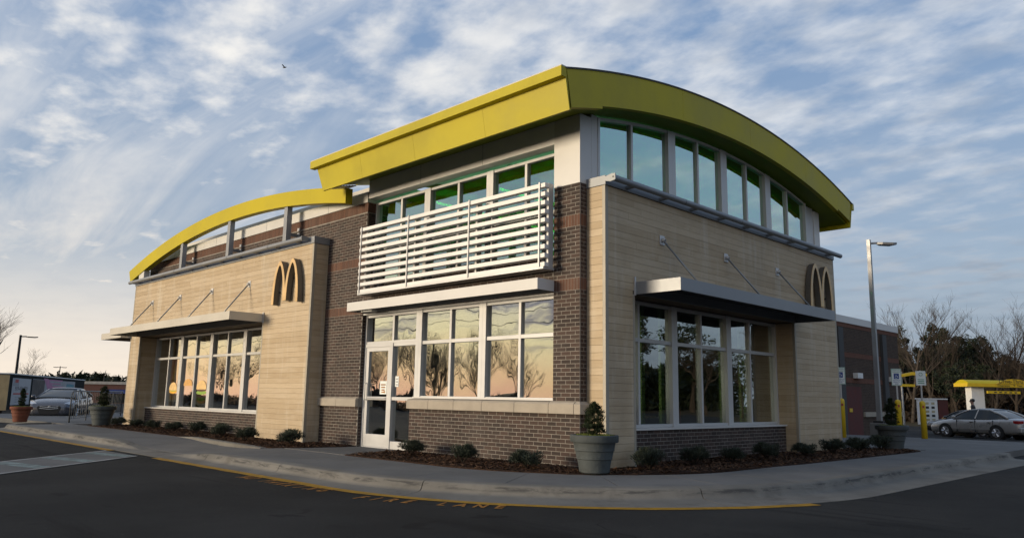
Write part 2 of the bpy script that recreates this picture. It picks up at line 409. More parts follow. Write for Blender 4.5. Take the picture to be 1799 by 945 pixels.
def thing(name, label, cat, loc=(0, 0, 0), rz=0, group=None):
    o = bpy.data.objects.new(name, None); col.objects.link(o); o.location = loc; o.rotation_euler = (0, 0, rz); o.empty_display_size = .2
    return tag(o, label, cat, group)
def copy_tree(o, parent=None):
    c = o.copy(); col.objects.link(c); c.parent = parent
    for ch in list(o.children): copy_tree(ch, c)
    return c
def place(name, me, parent, loc, scale=(1, 1, 1), rz=0):
    ob = bpy.data.objects.new(name, me); col.objects.link(ob); ob.parent = parent; ob.location = loc; ob.scale = scale; ob.rotation_euler = (0, 0, rz); return ob
def text(name, body, size, mat, parent, mat4, sx=1.0, align='CENTER', ext=.001, bold=0.0):
    cu = bpy.data.curves.new(name, 'FONT'); cu.body = body; cu.size = size; cu.align_x = align; cu.extrude = ext; cu.resolution_u = 3; cu.offset = bold
    t = bpy.data.objects.new('tmp', cu); col.objects.link(t)
    dg = bpy.context.evaluated_depsgraph_get(); me = bpy.data.meshes.new_from_object(t.evaluated_get(dg))
    bpy.data.objects.remove(t); me.name = name
    me.materials.clear(); me.materials.append(MATS[mat]); me.transform(Matrix.Diagonal((sx, 1, 1, 1))); me.transform(mat4)
    ob = bpy.data.objects.new(name, me); col.objects.link(ob)
    if parent: ob.parent = parent
    return ob
def frame_mat(o, xax, yax):
    x = Vector(xax).normalized(); y = Vector(yax).normalized(); z = x.cross(y)
    return Matrix(((x.x, y.x, z.x, o[0]), (x.y, y.y, z.y, o[1]), (x.z, y.z, z.z, o[2]), (0, 0, 0, 1)))

# ------------------------------------------------------------------ ground
def gz(x, y):
    z = -.15
    if y > 17: z -= .019*(min(y, 46)-17)
    if x < -24: z -= .006*(min(-x, 60)-24)
    return z
def ground():
    xs = [-900, -500, -250, -140]+[-100+4*i for i in range(39)]+[60, 75, 100, 160, 300, 600, 900]
    ys = [-900, -500, -250, -120, -70, -40]+[-24+3*i for i in range(28)]+[66, 80, 110, 160, 260, 500, 900]
    m = MB(); n = len(xs)
    m.v = [(x, y, gz(x, y)) for y in ys for x in xs]
    m.f = [(j*n+i, j*n+i+1, (j+1)*n+i+1, (j+1)*n+i) for j in range(len(ys)-1) for i in range(n-1)]; m.t = [.5]*len(m.f)
    tag(m.build('ground', 'asphalt', smooth=True), 'dark asphalt lot and open ground reaching the horizon', kind='structure')
ground()

# kerb path (top outer edge): straight along the front, round the corner, straight along the side
CX, CY, KR = -1.75, 1.7, 5.0
def path(s):
    """s along the kerb: returns point and outward normal"""
    if s < 0: return Vector((CX+s, CY-KR)), Vector((0, -1))
    a = s/KR
    if a < math.pi/2: return Vector((CX+KR*math.sin(a), CY-KR*math.cos(a))), Vector((math.sin(a), -math.cos(a)))
    return Vector((CX+KR, CY+(s-KR*math.pi/2))), Vector((1, 0))
S_W, S_N = -18.9, KR*math.pi/2+10.2
def dip(s):
    """1 = full kerb, 0 = flush with the gutter (kerb ramp at x -9.4..-7.6)"""
    x = CX+s if s < 0 else 0
    if -9.3 < x < -7.6: return 0.06
    if -10.9 < x <= -9.3: return .06+.94*((-9.3-x)/1.6)
    if -7.6 <= x < -6.0: return .06+.94*((x+7.6)/1.6)
    return 1.0
def endw(s):
    return 1.0
PROF = [(-.16, 0, -.3), (-.16, 0, 0), (.02, 0, 0), (.055, .006, 1), (.08, .025, 1), (.115, .095, 1), (.145, .122, 1), (.20, .132, 1), (.62, .145, 1), (.62, .40, 1)]
def gut(s):
    if s < 0: return .44
    if s < 2.6: return .44+.2*s/2.6
    return .64+.09*min(1, (s-2.6)/1.5)
def kerb():
    top = MB(); top.box(-.1, .1, -.1, .1, -.6, -.5)
    root = bpy.data.objects.new('kerb', None); col.objects.link(root); tag(root, 'concrete kerb and gutter curving round the front corner of the building', kind='structure')
    joints = [S_W, -15.6, -12.8, -10.3, -9.1, -7.55, -5.9, -4.25, -1.6, 1.67, 5.28, 8.4, 11.6, 14.8, S_N]
    for a, b in zip(joints, joints[1:]):
        m = MB(); k = max(2, int((b-a)/.22)+1); n = len(PROF)
        for i in range(k+1):
            s = a+.006+(b-a-.012)*i/k; p, nn = path(s); d = dip(s)
            for off, dz_, w_ in PROF:
                if off > .6: off = gut(s)
                z = -dz_
                if dz_ > .3: z = -.42
                elif dz_ < .13 : z = -(.132-(.132-dz_)*d)
                if w_ == -.3: z = -.42
                # west end turns back towards the west drive
                q = p+nn*off
                m.v.append((q.x, q.y, z))
        for i in range(k):
            for j in range(n-1): m.f.append((i*n+j, i*n+j+1, (i+1)*n+j+1, (i+1)*n+j))
        m.f.append(tuple(range(n))); m.f.append(tuple(k*n+j for j in range(n))); m.t = [.5]*len(m.f)
        ob = m.build('kerb_segment', 'kerb_concrete', root, smooth=True)
        ob.data.set_sharp_from_angle(angle=rad(50))
    # rounded west nose of the kerb
    m = MB(); n = len(PROF); k = 12
    p0, _ = path(S_W); c = p0+Vector((0, 1.5))
    for i in range(k+1):
        a = math.pi/2*i/k; nn = Vector((-math.sin(a), -math.cos(a))); p = c+nn*1.5
        for off, dz_, w_ in PROF:
            if off > .6: off = gut(S_W)
            q = p+nn*off; m.v.append((q.x-.006, q.y, -.42 if (dz_ > .3 or w_ == -.3) else -dz_))
    for i in range(k):
        for j in range(n-1): m.f.append((i*n+j, i*n+j+1, (i+1)*n+j+1, (i+1)*n+j))
    m.f.append(tuple(range(n))); m.f.append(tuple(k*n+j for j in range(n))); m.t = [.5]*len(m.f)
    ob = m.build('kerb_segment', 'kerb_concrete', root, smooth=True); ob.data.set_sharp_from_angle(angle=rad(50))
    # yellow line on the asphalt against the gutter
    for nm, a, b in (('painted_line', S_W-.6, -7.98), ('painted_line', -5.52, 6.35)):
        m = MB(); k = int((b-a)/.2)
        for i in range(k+1):
            s = a+(b-a)*i/k; p, nn = path(s); z = gz(p.x, p.y)+.005
            w0 = gut(s)+.003; w1 = w0+.17+.010*math.sin(s*7.3)
            q0, q1 = p+nn*w0, p+nn*w1; m.v += [(q0.x, q0.y, z), (q1.x, q1.y, z)]
        m.f = [(2*i, 2*i+1, 2*i+3, 2*i+2) for i in range(k)]; m.t = [.5]*k
        tag(m.build(nm, 'paint_yellow'), 'yellow fire lane line along the gutter %s the striped crossing' % ('left of' if a < -10 else 'right of'), 'road marking', kind=None)
kerb()
def lettering():
    # letters stand with their feet to the road, following the kerb
    def word(name, body, s0, s1, label, off):
        root = thing(name, label, 'road marking', (path((s0+s1)/2)[0].x, path((s0+s1)/2)[0].y-.9, -.15))
        n = len(body); inv = Matrix.Translation(-root.location)
        for i, ch in enumerate(body):
            if ch == ' ': continue
            s = s0+(s1-s0)*i/(n-1); p, nn = path(s); t = Vector((-nn.y, nn.x)); q = p+nn*off
            z = gz(q.x, q.y)+.006
            text('letter', ch, .36, 'paint_orange', root, inv @ frame_mat((q.x, q.y, z), (t.x, t.y, 0), (-nn.x, -nn.y, 0)), .55, ext=0, bold=.012)
    word('painted_lettering', 'NO PARKING', -1.36, .66, 'orange stencilled words NO PARKING on the asphalt by the kerb', .88)
    word('painted_lettering', 'FIRE LANE', 1.40, 2.93, 'orange stencilled words FIRE LANE on the asphalt at the kerb bend', 1.10)
lettering()
def crossing():
    a0, a1 = Vector((-9.74, -3.94)), Vector((-5.2, -9.4)); b0, b1 = Vector((-7.86, -3.94)), Vector((-3.2, -9.4))
    root = thing('crosswalk', 'white striped pedestrian crossing on the asphalt at the kerb ramp', 'crosswalk', ((a0.x+b0.x)/2, -4, -.145))
    base = Vector((root.location.x, root.location.y))
    def quad(nm, pts, mat, z=.008):
        m = MB(); m.add([(p.x-base.x, p.y-base.y, z-.005) for p in pts], [(0, 1, 2, 3)]); m.build(nm, mat, root)
    m = MB(); m.add([(p.x-base.x, p.y-base.y, -.001) for p in (a0, a1, b1, b0)], [(0, 1, 2, 3)]); m.build('worn_field', 'pad_concrete', root)
    wd = Vector((.13, 0))
    quad('edge_line', (a0, a1, a1+wd, a0+wd), 'paint_white'); quad('edge_line', (b0-wd, b1-wd, b1, b0), 'paint_white')
    for i in range(6):
        t = .06+i*.17; u = t+.16
        pa = a0.lerp(a1, t)+wd*1.4; pa2 = a0.lerp(a1, t+.055)+wd*1.4; pb = b0.lerp(b1, u-.22)-wd*1.4; pb2 = b0.lerp(b1, u-.165)-wd*1.4
        if u-.22 < 0: continue
        quad('stripe', (pa, pa2, pb2, pb), 'paint_white_worn', .007)
crossing()

# sidewalk slabs between kerb and planting bed
BED = [(-19.2, -1.5), (-16, -1.58), (-13.6, -1.62), (-11.3, -1.62), (-9.8, -1.78), (-8.4, -1.92), (-7.4, -1.9), (-6.75, -1.72), (-6.42, -1.3), (-6.25, -.3)]
BEDR = [(-4.72, -.02), (-4.62, -.6), (-4.3, -1.56), (-2.9, -1.52), (-1.5, -1.5), (-.5, -1.36), (.53, -.88), (1.19, -.12), (1.55, 1.1), (1.72, 2.66), (1.80, 4.2), (1.83, 6.65), (1.85, 10.3), (1.3, 10.9), (.2, 10.2)]
def side_z(p, s, f):
    d = dip(s); return -.128*(1-d)*max(0, (1-f))*1.0
def sidewalk():
    root = bpy.data.objects.new('sidewalk', None); col.objects.link(root); tag(root, 'grey concrete sidewalk slabs along the kerb', kind='structure')
    joints = []; s = S_W
    while s < S_N:
        joints.append(s); s += 1.55 if s < 0 else 1.5
    joints.append(S_N)
    for a, b in zip(joints, joints[1:]):
        inner = 3.4
        m = MB(); k = max(2, int((b-a)/.25)); w_ = 4
        for i in range(k+1):
            s = a+.007+(b-a-.014)*i/k; p, nn = path(s)
            depth = 1.72 if s < 0 else (1.72-.22*min(1, s/7))
            for j in range(w_+1):
                q = p-nn*(.167+(depth-.16)*j/w_); z = -.001+side_z(q, s, j/w_)
                m.v.append((q.x, q.y, z))
        n = w_+1
        top = len(m.v)
        for i in range(k):
            for j in range(w_): m.f.append((i*n+j, i*n+j+1, (i+1)*n+j+1, (i+1)*n+j))
        # skirts
        m.v += [(v[0], v[1], v[2]-.14) for v in m.v[:top]]
        rim = [i*n for i in range(k+1)]+[k*n+j for j in range(1, n)]+[i*n+n-1 for i in range(k-1, -1, -1)]+[j for j in range(n-2, 0, -1)]
        for i in range(len(rim)):
            a_, b_ = rim[i], rim[(i+1) % len(rim)]; m.f.append((a_, b_, b_+top, a_+top))
        m.t = [.5]*len(m.f)
        m.build('slab', 'concrete', root)
    # subbase, door pad, west and north paving
    sub = MB(); sub.prism([(-21.5, -3.1), (-11, -3.1), (-11, -1.75), (-6, -1.75), (-6, -3.1), (-1.7, -3.1), (0, -2.8), (1.7, -1.7), (2.8, 0), (3.05, 2), (3.05, 9), (0, 9), (0, 0), (-21.5, 0)], 'z', -.3, -.032)
    sub.build('subbase', 'soil', root)
    pad = MB(); pad.prism([(-6.62, -1.52), (-4.35, -1.52), (-4.72, .02), (-4.72, .12), (-6.24, .12), (-6.27, .02), (-6.3, -.3), (-6.44, -1.3)], 'z', -.2, .002)
    pad.build('door_pad', 'pad_concrete', root)
    pw = MB(); pw.prism([(-34, -2.6), (-22.2, -1.7), (-20.66, -1.7), (-20.66, -.0), (-19.3, -.0), (-19.3, 4.5), (-34, 4.5)], 'z', -.5, -.004)
    pw.build('west_paving', 'concrete', root)
    # north terrace: slabs that fall away with the lot
    for i in range(5):
        for j in range(6):
            x0 = -4.6+i*1.55; y0 = 11.1+j*1.55
            m = MB(); x1, y1 = x0+1.538, y0+1.538
            if j == 0 and x0 > 1: pass
            zf = lambda y: -.003-.021*max(0, y-17.5)
            m.add([(x0, y0, zf(y0)), (x1, y0, zf(y0)), (x1, y1, zf(y1)), (x0, y1, zf(y1)), (x0, y0, -.6), (x1, y0, -.6), (x1, y1, -.6), (x0, y1, -.6)],
                  [(0, 1, 2, 3), (4, 5, 6, 7), (0, 1, 5, 4), (1, 2, 6, 5), (2, 3, 7, 6), (3, 0, 4, 7)]); m.build('slab', 'concrete', root)
    t = MB(); t.box(-4.6, 3.08, 9.45, 11.09, -.3, -.010); t.build('terrace_base', 'concrete', root)
    # low kerb between the ramp flare and the left bed
    m = MB(); pts = [(-11.6, -1.66), (-10.6, -1.72), (-9.8, -1.84), (-8.4, -1.98), (-7.5, -1.97), (-6.9, -1.85)]
    hs = [.0, .04, .05, .05, .035, .0]
    for (x, y), h in zip(pts, hs):
        m.v += [(x, y-.06, -.12), (x, y-.045, h-.008), (x, y-.02, h+.004), (x, y+.10, h+.004), (x, y+.12, -.1)]
    for i in range(len(pts)-1):
        for j in range(4): m.f.append((i*5+j, i*5+j+1, (i+1)*5+j+1, (i+1)*5+j))
    m.f += [tuple(range(5)), tuple(range(25, 30))]; m.t = [.5]*len(m.f)
    m.build('bed_edging', 'kerb_concrete', root)
sidewalk()

# ------------------------------------------------------------------ planting beds
def inside(p, poly):
    c = False; n = len(poly); j = n-1
    for i in range(n):
        if (poly[i][1] > p[1]) != (poly[j][1] > p[1]) and p[0] < (poly[j][0]-poly[i][0])*(p[1]-poly[i][1])/(poly[j][1]-poly[i][1])+poly[i][0]: c = not c
        j = i
    return c
def bed(poly, label, count):
    xs = [p[0] for p in poly]; ys = [p[1] for p in poly]; rnd = random.Random(len(poly)+count)
    root = thing('mulch_bed', label, 'mulch bed', ((min(xs)+max(xs))/2, (min(ys)+max(ys))/2, 0)); o = root.location
    m = MB(); m.prism([(p[0]-o.x, p[1]-o.y) for p in poly], 'z', -.15, .012); m.build('soil', 'mulch_soil', root)
    c = MB(); got = 0
    while got < count:
        p = (rnd.uniform(min(xs), max(xs)), rnd.uniform(min(ys), max(ys)))
        if not inside(p, poly): continue
        got += 1; a = rnd.uniform(0, 6.28); l = rnd.uniform(.012, .045)*(1.6 if rnd.random() < .06 else 1); h = rnd.uniform(.006, .014)
        t = Vector((math.cos(a), math.sin(a), rnd.uniform(-.5, .5))); b = Vector((-math.sin(a), math.cos(a), rnd.uniform(-.6, .6)))
        q = Vector((p[0]-o.x, p[1]-o.y, rnd.uniform(.008, .034))); ti = rnd.random()**1.6
        if rnd.random() < .03: ti = 2.6
        c.add([q-t*l-b*h, q+t*l-b*h*.6, q+t*l*.8+b*h, q-t*l+b*h*.7], [(0, 1, 2, 3)], ti)
    c.build('bark_chips', 'mulch_chip', root, fix=False, kind='stuff')
bed(BED+[(-6.3, -.02), (-7.8, -.02), (-7.86, -.38), (-10.1, -.38), (-10.1, 0.0), (-18.5, 0.0), (-18.5, -.38), (-19.2, -.38)], 'brown bark mulch bed in front of the left shop window', 9000)
bed(BEDR+[(.42, 9.4), (.42, 7.06), (.06, 7.06), (.06, 1.0), (.42, 1.0), (.42, .16), (.02, .16), (.02, -.02)], 'brown bark mulch bed wrapping the front corner of the building', 12000)

# ------------------------------------------------------------------ the restaurant
B = thing('restaurant_building', 'brick and pale timber restaurant with yellow vaulted roof and glazed corner tower', 'building', (0, 0, 0))
CH, BL = .0677, .2032
Z0 = .845-12*CH
bricks = []     # (face, u, z, du, dz, red) with face 'A' y=const facing -y / 'B' x=const facing +x
def brick_face(face, plane, u0, u1, z0, z1, holes=(), red=False, soldier=False, depth=.05):
    if soldier:
        n = max(1, round((u1-u0)/CH)); d = (u1-u0)/n
        for i in range(n): bricks.append((face, plane, u0+i*d+.004, u0+(i+1)*d-.004, z0+.004, z1-.004, True, depth))
        return
    k0 = math.floor((z0-Z0)/CH+.01); z = Z0+k0*CH
    while z < z1-.02:
        a, b = max(z, z0)+.0048, min(z+CH, z1)-.0048
        row = round((z-Z0)/CH); off = (row % 2)*BL/2
        if b-a > .015:
            i0 = math.floor((u0-off)/BL)
            u = i0*BL+off
            while u < u1:
                p, q = max(u, u0), min(u+BL, u1)
                if q-p > .03: bricks.append((face, plane, p+.0068, q-.0068, a, b, red, depth))
                u += BL
        z += CH
B2, B1 = (2.876, 3.079), (3.96, 4.163)
def wallA(u0, u1, z0, z1):
    cuts = sorted([c for c in (B2, B1) if c[0] >= z0-.01 and c[1] <= z1+.01]); z = z0
    for a, b in cuts:
        if a > z+.02: brick_face('A', 0, u0, u1, z, a)
        brick_face('A', 0, u0, u1, a, b, soldier=True); z = b
    if z1 > z+.02: brick_face('A', 0, u0, u1, z, z1)
# entrance wall, left of the door
brick_face('A', 0, -7.82, -6.27, -.06, .845); wallA(-7.82, -6.27, 1.048, 5.2)
brick_face('A', 0, -19.3, -7.82, 4.45, 5.2); brick_face('A', 0, -19.3, -6.25, 5.2, 5.42, soldier=True)
# between lower and upper glazing
wallA(-6.27, -.59, 2.876, 3.5)
# corner pier and dwarf wall
brick_face('A', 0, -4.46, 0, -.06, .845); wallA(-.59, 0, 1.048, 4.70)
# pier return, jambs
for a, b, s in ((-.06, .845, 0), (1.048, 2.876, 0), (2.876, 3.079, 1), (3.079, 3.96, 0), (3.96, 4.163, 1), (4.163, 4.70, 0)):
    brick_face('B', 0.0, .012, .178, a, b, soldier=bool(s))
brick_face('B', -6.27, .012, .14, -.06, .845); brick_face('B', -6.27, .012, .14, 1.048, 2.876); brick_face('B', -6.25, .012, .24, 3.5, 5.2); brick_face('B', -6.25, .012, .24, 5.2, 5.42, soldier=True)
# dados under the big windows
brick_face('A', -.017, -18.55, -10.06, -.06, .57); brick_face('B', .093, .99, 7.05, -.06, .57)
wall = MB()
wall.box(-19.3, -6.273, .003, .35, 4.45, 5.42)
wall.box(-7.82, -6.2731, .0029, .34, -.3, 4.449)
wall.box(-6.2725, -.59, .003, .30, 2.89, 3.497)
wall.box(-4.45, -.003, .0031, .30, -.3, .843)
wall.box(-.582, -.0031, .003, .30, .8435, 4.699)
wall.box(-.4, -.0032, .2999, .6, -.3, 4.699)
wall.box(-18.55, -10.06, -.014, .15, -.3, .568)
wall.box(-.2, .090, .99, 7.05, -.3, .568)
bw = wall.build('brick_wall', 'mortar', B)
def build_bricks():
    rnd = random.Random(5)
    def score(b):
        f, pl, u0, u1, z0, z1, red, d = b
        c = Vector(((u0+u1)/2, pl, (z0+z1)/2)) if f == 'A' else Vector((pl, (u0+u1)/2, (z0+z1)/2))
        v = CAM-c; n = Vector((0, -1, 0)) if f == 'A' else Vector((1, 0, 0))
        return (u1-u0)*(z1-z0)*max(0, v.dot(n))/v.length**3
    bs = sorted(bricks, key=score, reverse=True)
    uni = {}
    for red in (False, True):
        for k in range(6):
            m = MB(); m.box(-.5, .5, -.5, .5, -.5, .5, k/5); uni[red, k] = m.mesh('brick', 'brick_red' if red else 'brick')
    st = {False: MB(), True: MB()}
    for i, (f, pl, u0, u1, z0, z1, red, d) in enumerate(bs):
        j = rnd.uniform(-.0012, .0010); k = int(rnd.random()**1.3*6)
        if f == 'A': lo, hi = (u0, pl+j, z0), (u1, pl+d, z1)
        else: lo, hi = (pl-d, u0, z0), (pl+j, u1, z1)
        if i < 298:
            place('brick', uni[red, k], bw, [(a+b)/2 for a, b in zip(lo, hi)], [b-a for a, b in zip(lo, hi)])
        else: st[red].box(lo[0], hi[0], lo[1], hi[1], lo[2], hi[2], k/5)
    st[False].build('brick_courses', 'brick', bw, fix=False, kind='stuff'); st[True].build('soldier_courses', 'brick_red', bw, fix=False, kind='stuff')
build_bricks()
def sills():
    # cast stone band under the entrance glazing; each stone a piece with a sloped top
    def stone(u0, u1, face='A', pl=0.0, back=.10):
        m = MB(); prof = [(-.075, .845), (-.075, 1.0), (-.045, 1.03), (back, 1.05), (back, .845)]
        m.prism([(pl+a, z) for a, z in prof], 'x', u0+.004, u1-.004); m.build('sill_stone', 'stone_sill', B, bevel=.004)
    for a, b in zip([-7.82, -7.05, -6.275], [-7.05, -6.275]): stone(a, b)
    e = [-4.47, -3.78, -3.03, -2.25, -1.42, -.62]
    for a, b in zip(e, e[1:]): stone(a, b)
    stone(-.62, -.07, back=.008)
    m = MB()   # mitred corner stone
    m.add([(-.066, -.075, .845), (.07, -.075, .845), (.07, .17, .845), (-.066, .17, .845), (-.066, -.075, 1.0), (.07, -.075, 1.0), (.07, .17, 1.0), (-.066, .17, 1.0), (-.066, -.008, 1.045), (.002, -.008, 1.045), (.002, .17, 1.045), (-.066, .17, 1.046)],
          [(0, 3, 2, 1), (0, 1, 5, 4), (1, 2, 6, 5), (2, 3, 7, 6), (3, 0, 4, 7), (4, 5, 9, 8), (5, 6, 10, 9), (8, 9, 10, 11), (4, 8, 11, 7), (6, 7, 11, 10)]); m.build('sill_stone', 'stone_sill', B, bevel=.004)
sills()

# ---- timber cladding
plank_me = MB().box(-.5, .5, -.5, .5, -.5, .5).mesh('plank', 'timber')
def clad(parent, face, plane, u0, u1, z0, z1, hole=None, seed=1, sgn=-1, lens=(2.2, 3.6)):
    """planks on a wall; face A: y=plane facing -y (sgn -1); B: x=plane facing +x (sgn +1)"""
    rnd = random.Random(seed); ph = .1225; n = round((z1-z0)/ph); ph = (z1-z0)/n
    for i in range(n):
        a, b = z0+i*ph+.002, z0+(i+1)*ph-.002
        spans = [(u0, u1)]
        if hole and a < hole[3]-.03 and b > hole[2]: spans = [(u0, hole[0]), (hole[1], u1)]
        for p, q in spans:
            cuts = [p]
            if q-p > 2.4:
                c = p+rnd.uniform(.5, 2.8)
                while c < q-.4: cuts.append(c); c += rnd.uniform(*lens)
            cuts.append(q)
            for s, e in zip(cuts, cuts[1:]):
                j = rnd.uniform(-.001, .0015); s_, e_ = s+.0015, e-.0015; bb = min(b, hole[2]-.001) if False else b
                th = .02+j
                if face == 'A': place('plank', plank_me, parent, ((s_+e_)/2, plane+sgn*th/2, (a+bb)/2), (e_-s_, th, bb-a))
                else: place('plank', plank_me, parent, (plane+sgn*th/2, (s_+e_)/2, (a+bb)/2), (th, e_-s_, bb-a))
def timber():
    # front volume left of the entrance
    m = MB(); WA = -.38
    m.box(-19.33, -18.57, WA, .2, -.3, 4.60); m.box(-10.06, -7.84, WA, .006, -.3, 4.60); m.box(-18.571, -10.059, WA+.0005, .35, 2.88, 4.599); m.box(-10.061, -9.9, -.36, .3, -.3, 2.881)
    tw = m.build('timber_front', 'wood_back', B)
    clad(tw, 'A', WA, -19.30, -7.88, .02, 4.62, (-18.50, -10.12, 0, 2.86), 3)
    clad(tw, 'B', -7.84, -.33, -.002, .02, 4.62, None, 4, 1)
    clad(tw, 'B', -18.57, -.33, .18, .02, 2.86, None, 5, 1)
    # side volume along the right-hand wall
    m = MB(); WB = .37
    m.box(-.008, WB, .20, .97, -.3, 4.60); m.box(-.3, WB, 7.07, 9.38, -.3, 4.60); m.box(-.3, WB-.0005, .969, 7.071, 2.88, 4.599)
    sw = m.build('timber_side', 'wood_back', B)
    clad(sw, 'B', WB, .26, 9.34, .02, 4.62, (.93, 7.11, 0, 2.86), 6, 1)
    clad(sw, 'A', .20, .004, .33, .02, 4.62, None, 7, -1)
    clad(sw, 'A', 7.07, -.1, .33, .02, 2.86, None, 8, -1)
    # metal corner trims
    for nm, p, args in ((tw, 'corner_trim', (-7.879, -7.815, -.404, -.331, -.05, 4.622)), (tw, 'corner_trim', (-19.36, -19.301, -.404, -.33, -.05, 4.622)),
                        (tw, 'jamb_trim', (-18.55, -18.501, -.403, -.331, -.05, 2.861)), (tw, 'jamb_trim', (-10.119, -10.06, -.403, -.331, -.05, 2.861)),
                        (sw, 'corner_trim', (.331, .3935, .176, .259, -.05, 4.622)), (sw, 'corner_trim', (.331, .392, 9.341, 9.40, -.05, 4.622)),
                        (sw, 'jamb_trim', (.331, .3925, .931, .99, -.05, 2.861)), (sw, 'jamb_trim', (.331, .3925, 7.05, 7.109, -.05, 2.861))):
        t = MB(); t.box(*args); t.build(p, 'trim_beige', nm, bevel=.003)
    # metal copings
    t = MB(); t.box(-19.38, -7.80, -.42, .003, 4.625, 4.79); t.build('coping', 'canopy_metal', tw, bevel=.004)
    t = MB(); t.box(-.006, .41, .165, 9.42, 4.625, 4.785); t.build('coping', 'canopy_metal', sw, bevel=.004)
    # round rails carried in front of the copings
    r = MB(); r.tube([(-19.45, -.58, 4.735), (-8.05, -.58, 4.735)], .055, 14); rl = r.build('coping_rail', 'canopy_metal', tw, smooth=True); rl.data.set_sharp_from_angle(angle=rad(50))
    for i in range(11):
        k = MB(); x = -18.9+i*1.05; k.box(x-.03, x+.03, -.56, -.421, 4.68, 4.73); k.build('rail_bracket', 'grey_metal', tw)
    for x in (-15.6, -12.0, -9.7):
        k = MB(); k.tube([(x, -.58, 4.735), (x+.012, -.58, 4.735)], .0565, 14); k.build('rail_joint', 'dark_metal', tw)
    k = MB(); k.prism([(-.63, 4.68), (-.53, 4.67), (-.42, 4.70), (-.42, 4.77), (-.55, 4.80), (-.63, 4.79)], 'x', -8.048, -8.03); k.build('rail_end_plate', 'canopy_metal', tw)
    r = MB(); r.tube([(.57, .16, 4.71), (.57, 9.42, 4.71)], .055, 14); rl = r.build('coping_rail', 'canopy_metal', sw, smooth=True); rl.data.set_sharp_from_angle(angle=rad(50))
    for i in range(9):
        k = MB(); y = .75+i*1.02; k.box(.411, .55, y-.03, y+.03, 4.655, 4.705); k.build('rail_bracket', 'grey_metal', sw)
    for y in (2.3, 4.4, 6.6):
        k = MB(); k.tube([(.57, y, 4.71), (.57, y+.012, 4.71)], .0565, 14); k.build('rail_joint', 'dark_metal', sw)
    k = MB(); k.prism([(.63, 4.66), (.53, 4.645), (.41, 4.675), (.41, 4.745), (.55, 4.775), (.63, 4.77)], 'y', .14, .158); k.build('rail_end_plate', 'canopy_metal', sw)
    k = MB(); k.tube([(.59, .139, 4.715), (.59, .134, 4.715)], .014, 10); k.build('bolt', 'dark_metal', sw)
timber()

# ---- glazing
def window(face, plane, bays, z0, z1, rails, glassmat, fr=.055, thick=.19, thin=.06, sill=True, mat='frame_alu', back=.12, top=None, skip=()):
    """bays: list of edges [(u, 'thick'|'thin'|'edge')]. One window object per unit between thick mullions; panes are its parts."""
    units = []; cur = [bays[0]]
    for b in bays[1:]:
        cur.append(b)
        if b[1] != 'thin': units.append(cur); cur = [b]
    def BX(m, u0, u1, a, b, d0, d1):
        if face == 'A': m.box(u0, u1, plane+d0, plane+d1, a, b)
        else: m.box(plane-d0, plane-d1, u0, u1, a, b)
    tp = (lambda u: top(u)) if top else (lambda u: z1)
    for un in units:
        m = MB(); L0, L1 = un[0], un[-1]
        def half(e): return thick/2 if e[1] == 'thick' else fr
        lo = L0[0]+(half(L0) if L0[1] != 'thick' else 0); hi = L1[0]-(half(L1) if L1[1] != 'thick' else 0)
        u0, u1 = L0[0], L1[0]
        # verticals: edge frames belong to this unit (half of a thick mullion each side)
        va = thick/2 if L0[1] == 'thick' else fr; vb = thick/2 if L1[1] == 'thick' else fr
        e = .0006
        for (a, b, dd) in ((u0+e, u0+va, -.045), (u1-vb, u1-e, -.045)):
            BX(m, a, b, z0, min(tp(a), tp(b)), dd, back)
        inner0, inner1 = u0+va, u1-vb
        for t in un[1:-1]: BX(m, t[0]-thin/2, t[0]+thin/2, z0+fr, tp(t[0])-.02, -.02, back-.01)
        BX(m, inner0, inner1, z0, z0+fr, -.025, back-.004)
        if not top: BX(m, inner0, inner1, z1-fr, z1, -.025, back-.004)
        for r in rails:
            ed = [inner0]+[x for t in un[1:-1] for x in (t[0]-thin/2, t[0]+thin/2)]+[inner1]
            for a, b in zip(ed[::2], ed[1::2]): BX(m, a, b, r-.035, r+.035, -.018, back-.012)
        wo_ = m.build('window', mat, B, bevel=.003)
        if top:
            h = MB(); k = 10
            ys = [inner0+(inner1-inner0)*i/k for i in range(k+1)]
            h.strip([(y, tp(y)-fr) for y in ys], [(y, tp(y)) for y in ys], 'x', plane+.025, plane-.1); h.build('head_frame', mat, wo_)
        ed = [inner0]+[x for t in un[1:-1] for x in (t[0]-thin/2, t[0]+thin/2)]+[inner1]
        zs = [z0+fr]+[x for r in rails for x in (r-.035, r+.035)]+[z1-fr]
        for a, b in zip(ed[::2], ed[1::2]):
            for c, d in zip(zs[::2], zs[1::2]):
                p = MB()
                if top and d == zs[-1]:
                    k = 6; ys = [a-.004+(b-a+.008)*i/k for i in range(k+1)]
                    p.strip([(y, c) for y in ys], [(y, tp(y)-fr+.004) for y in ys], 'x', plane-.03, plane-.036)
                else:
                    BX(p, a-.004, b+.004, c-.004, d+.004, .03, .036)
                p.build('pane', glassmat, wo_)
        # gaskets: dark shadow line round each unit
    return
# entrance glazing: door bay built separately below
window('A', .143, [(-4.365, 'thick'), (-3.40, 'thin'), (-2.455, 'thick'), (-1.50, 'thin'), (-.575, 'edge')], 1.045, 2.84, [2.17], 'glass')
window('A', .143, [(-6.275, 'edge'), (-5.27, 'thin'), (-4.365, 'thick')], 2.20, 2.84, [], 'glass')
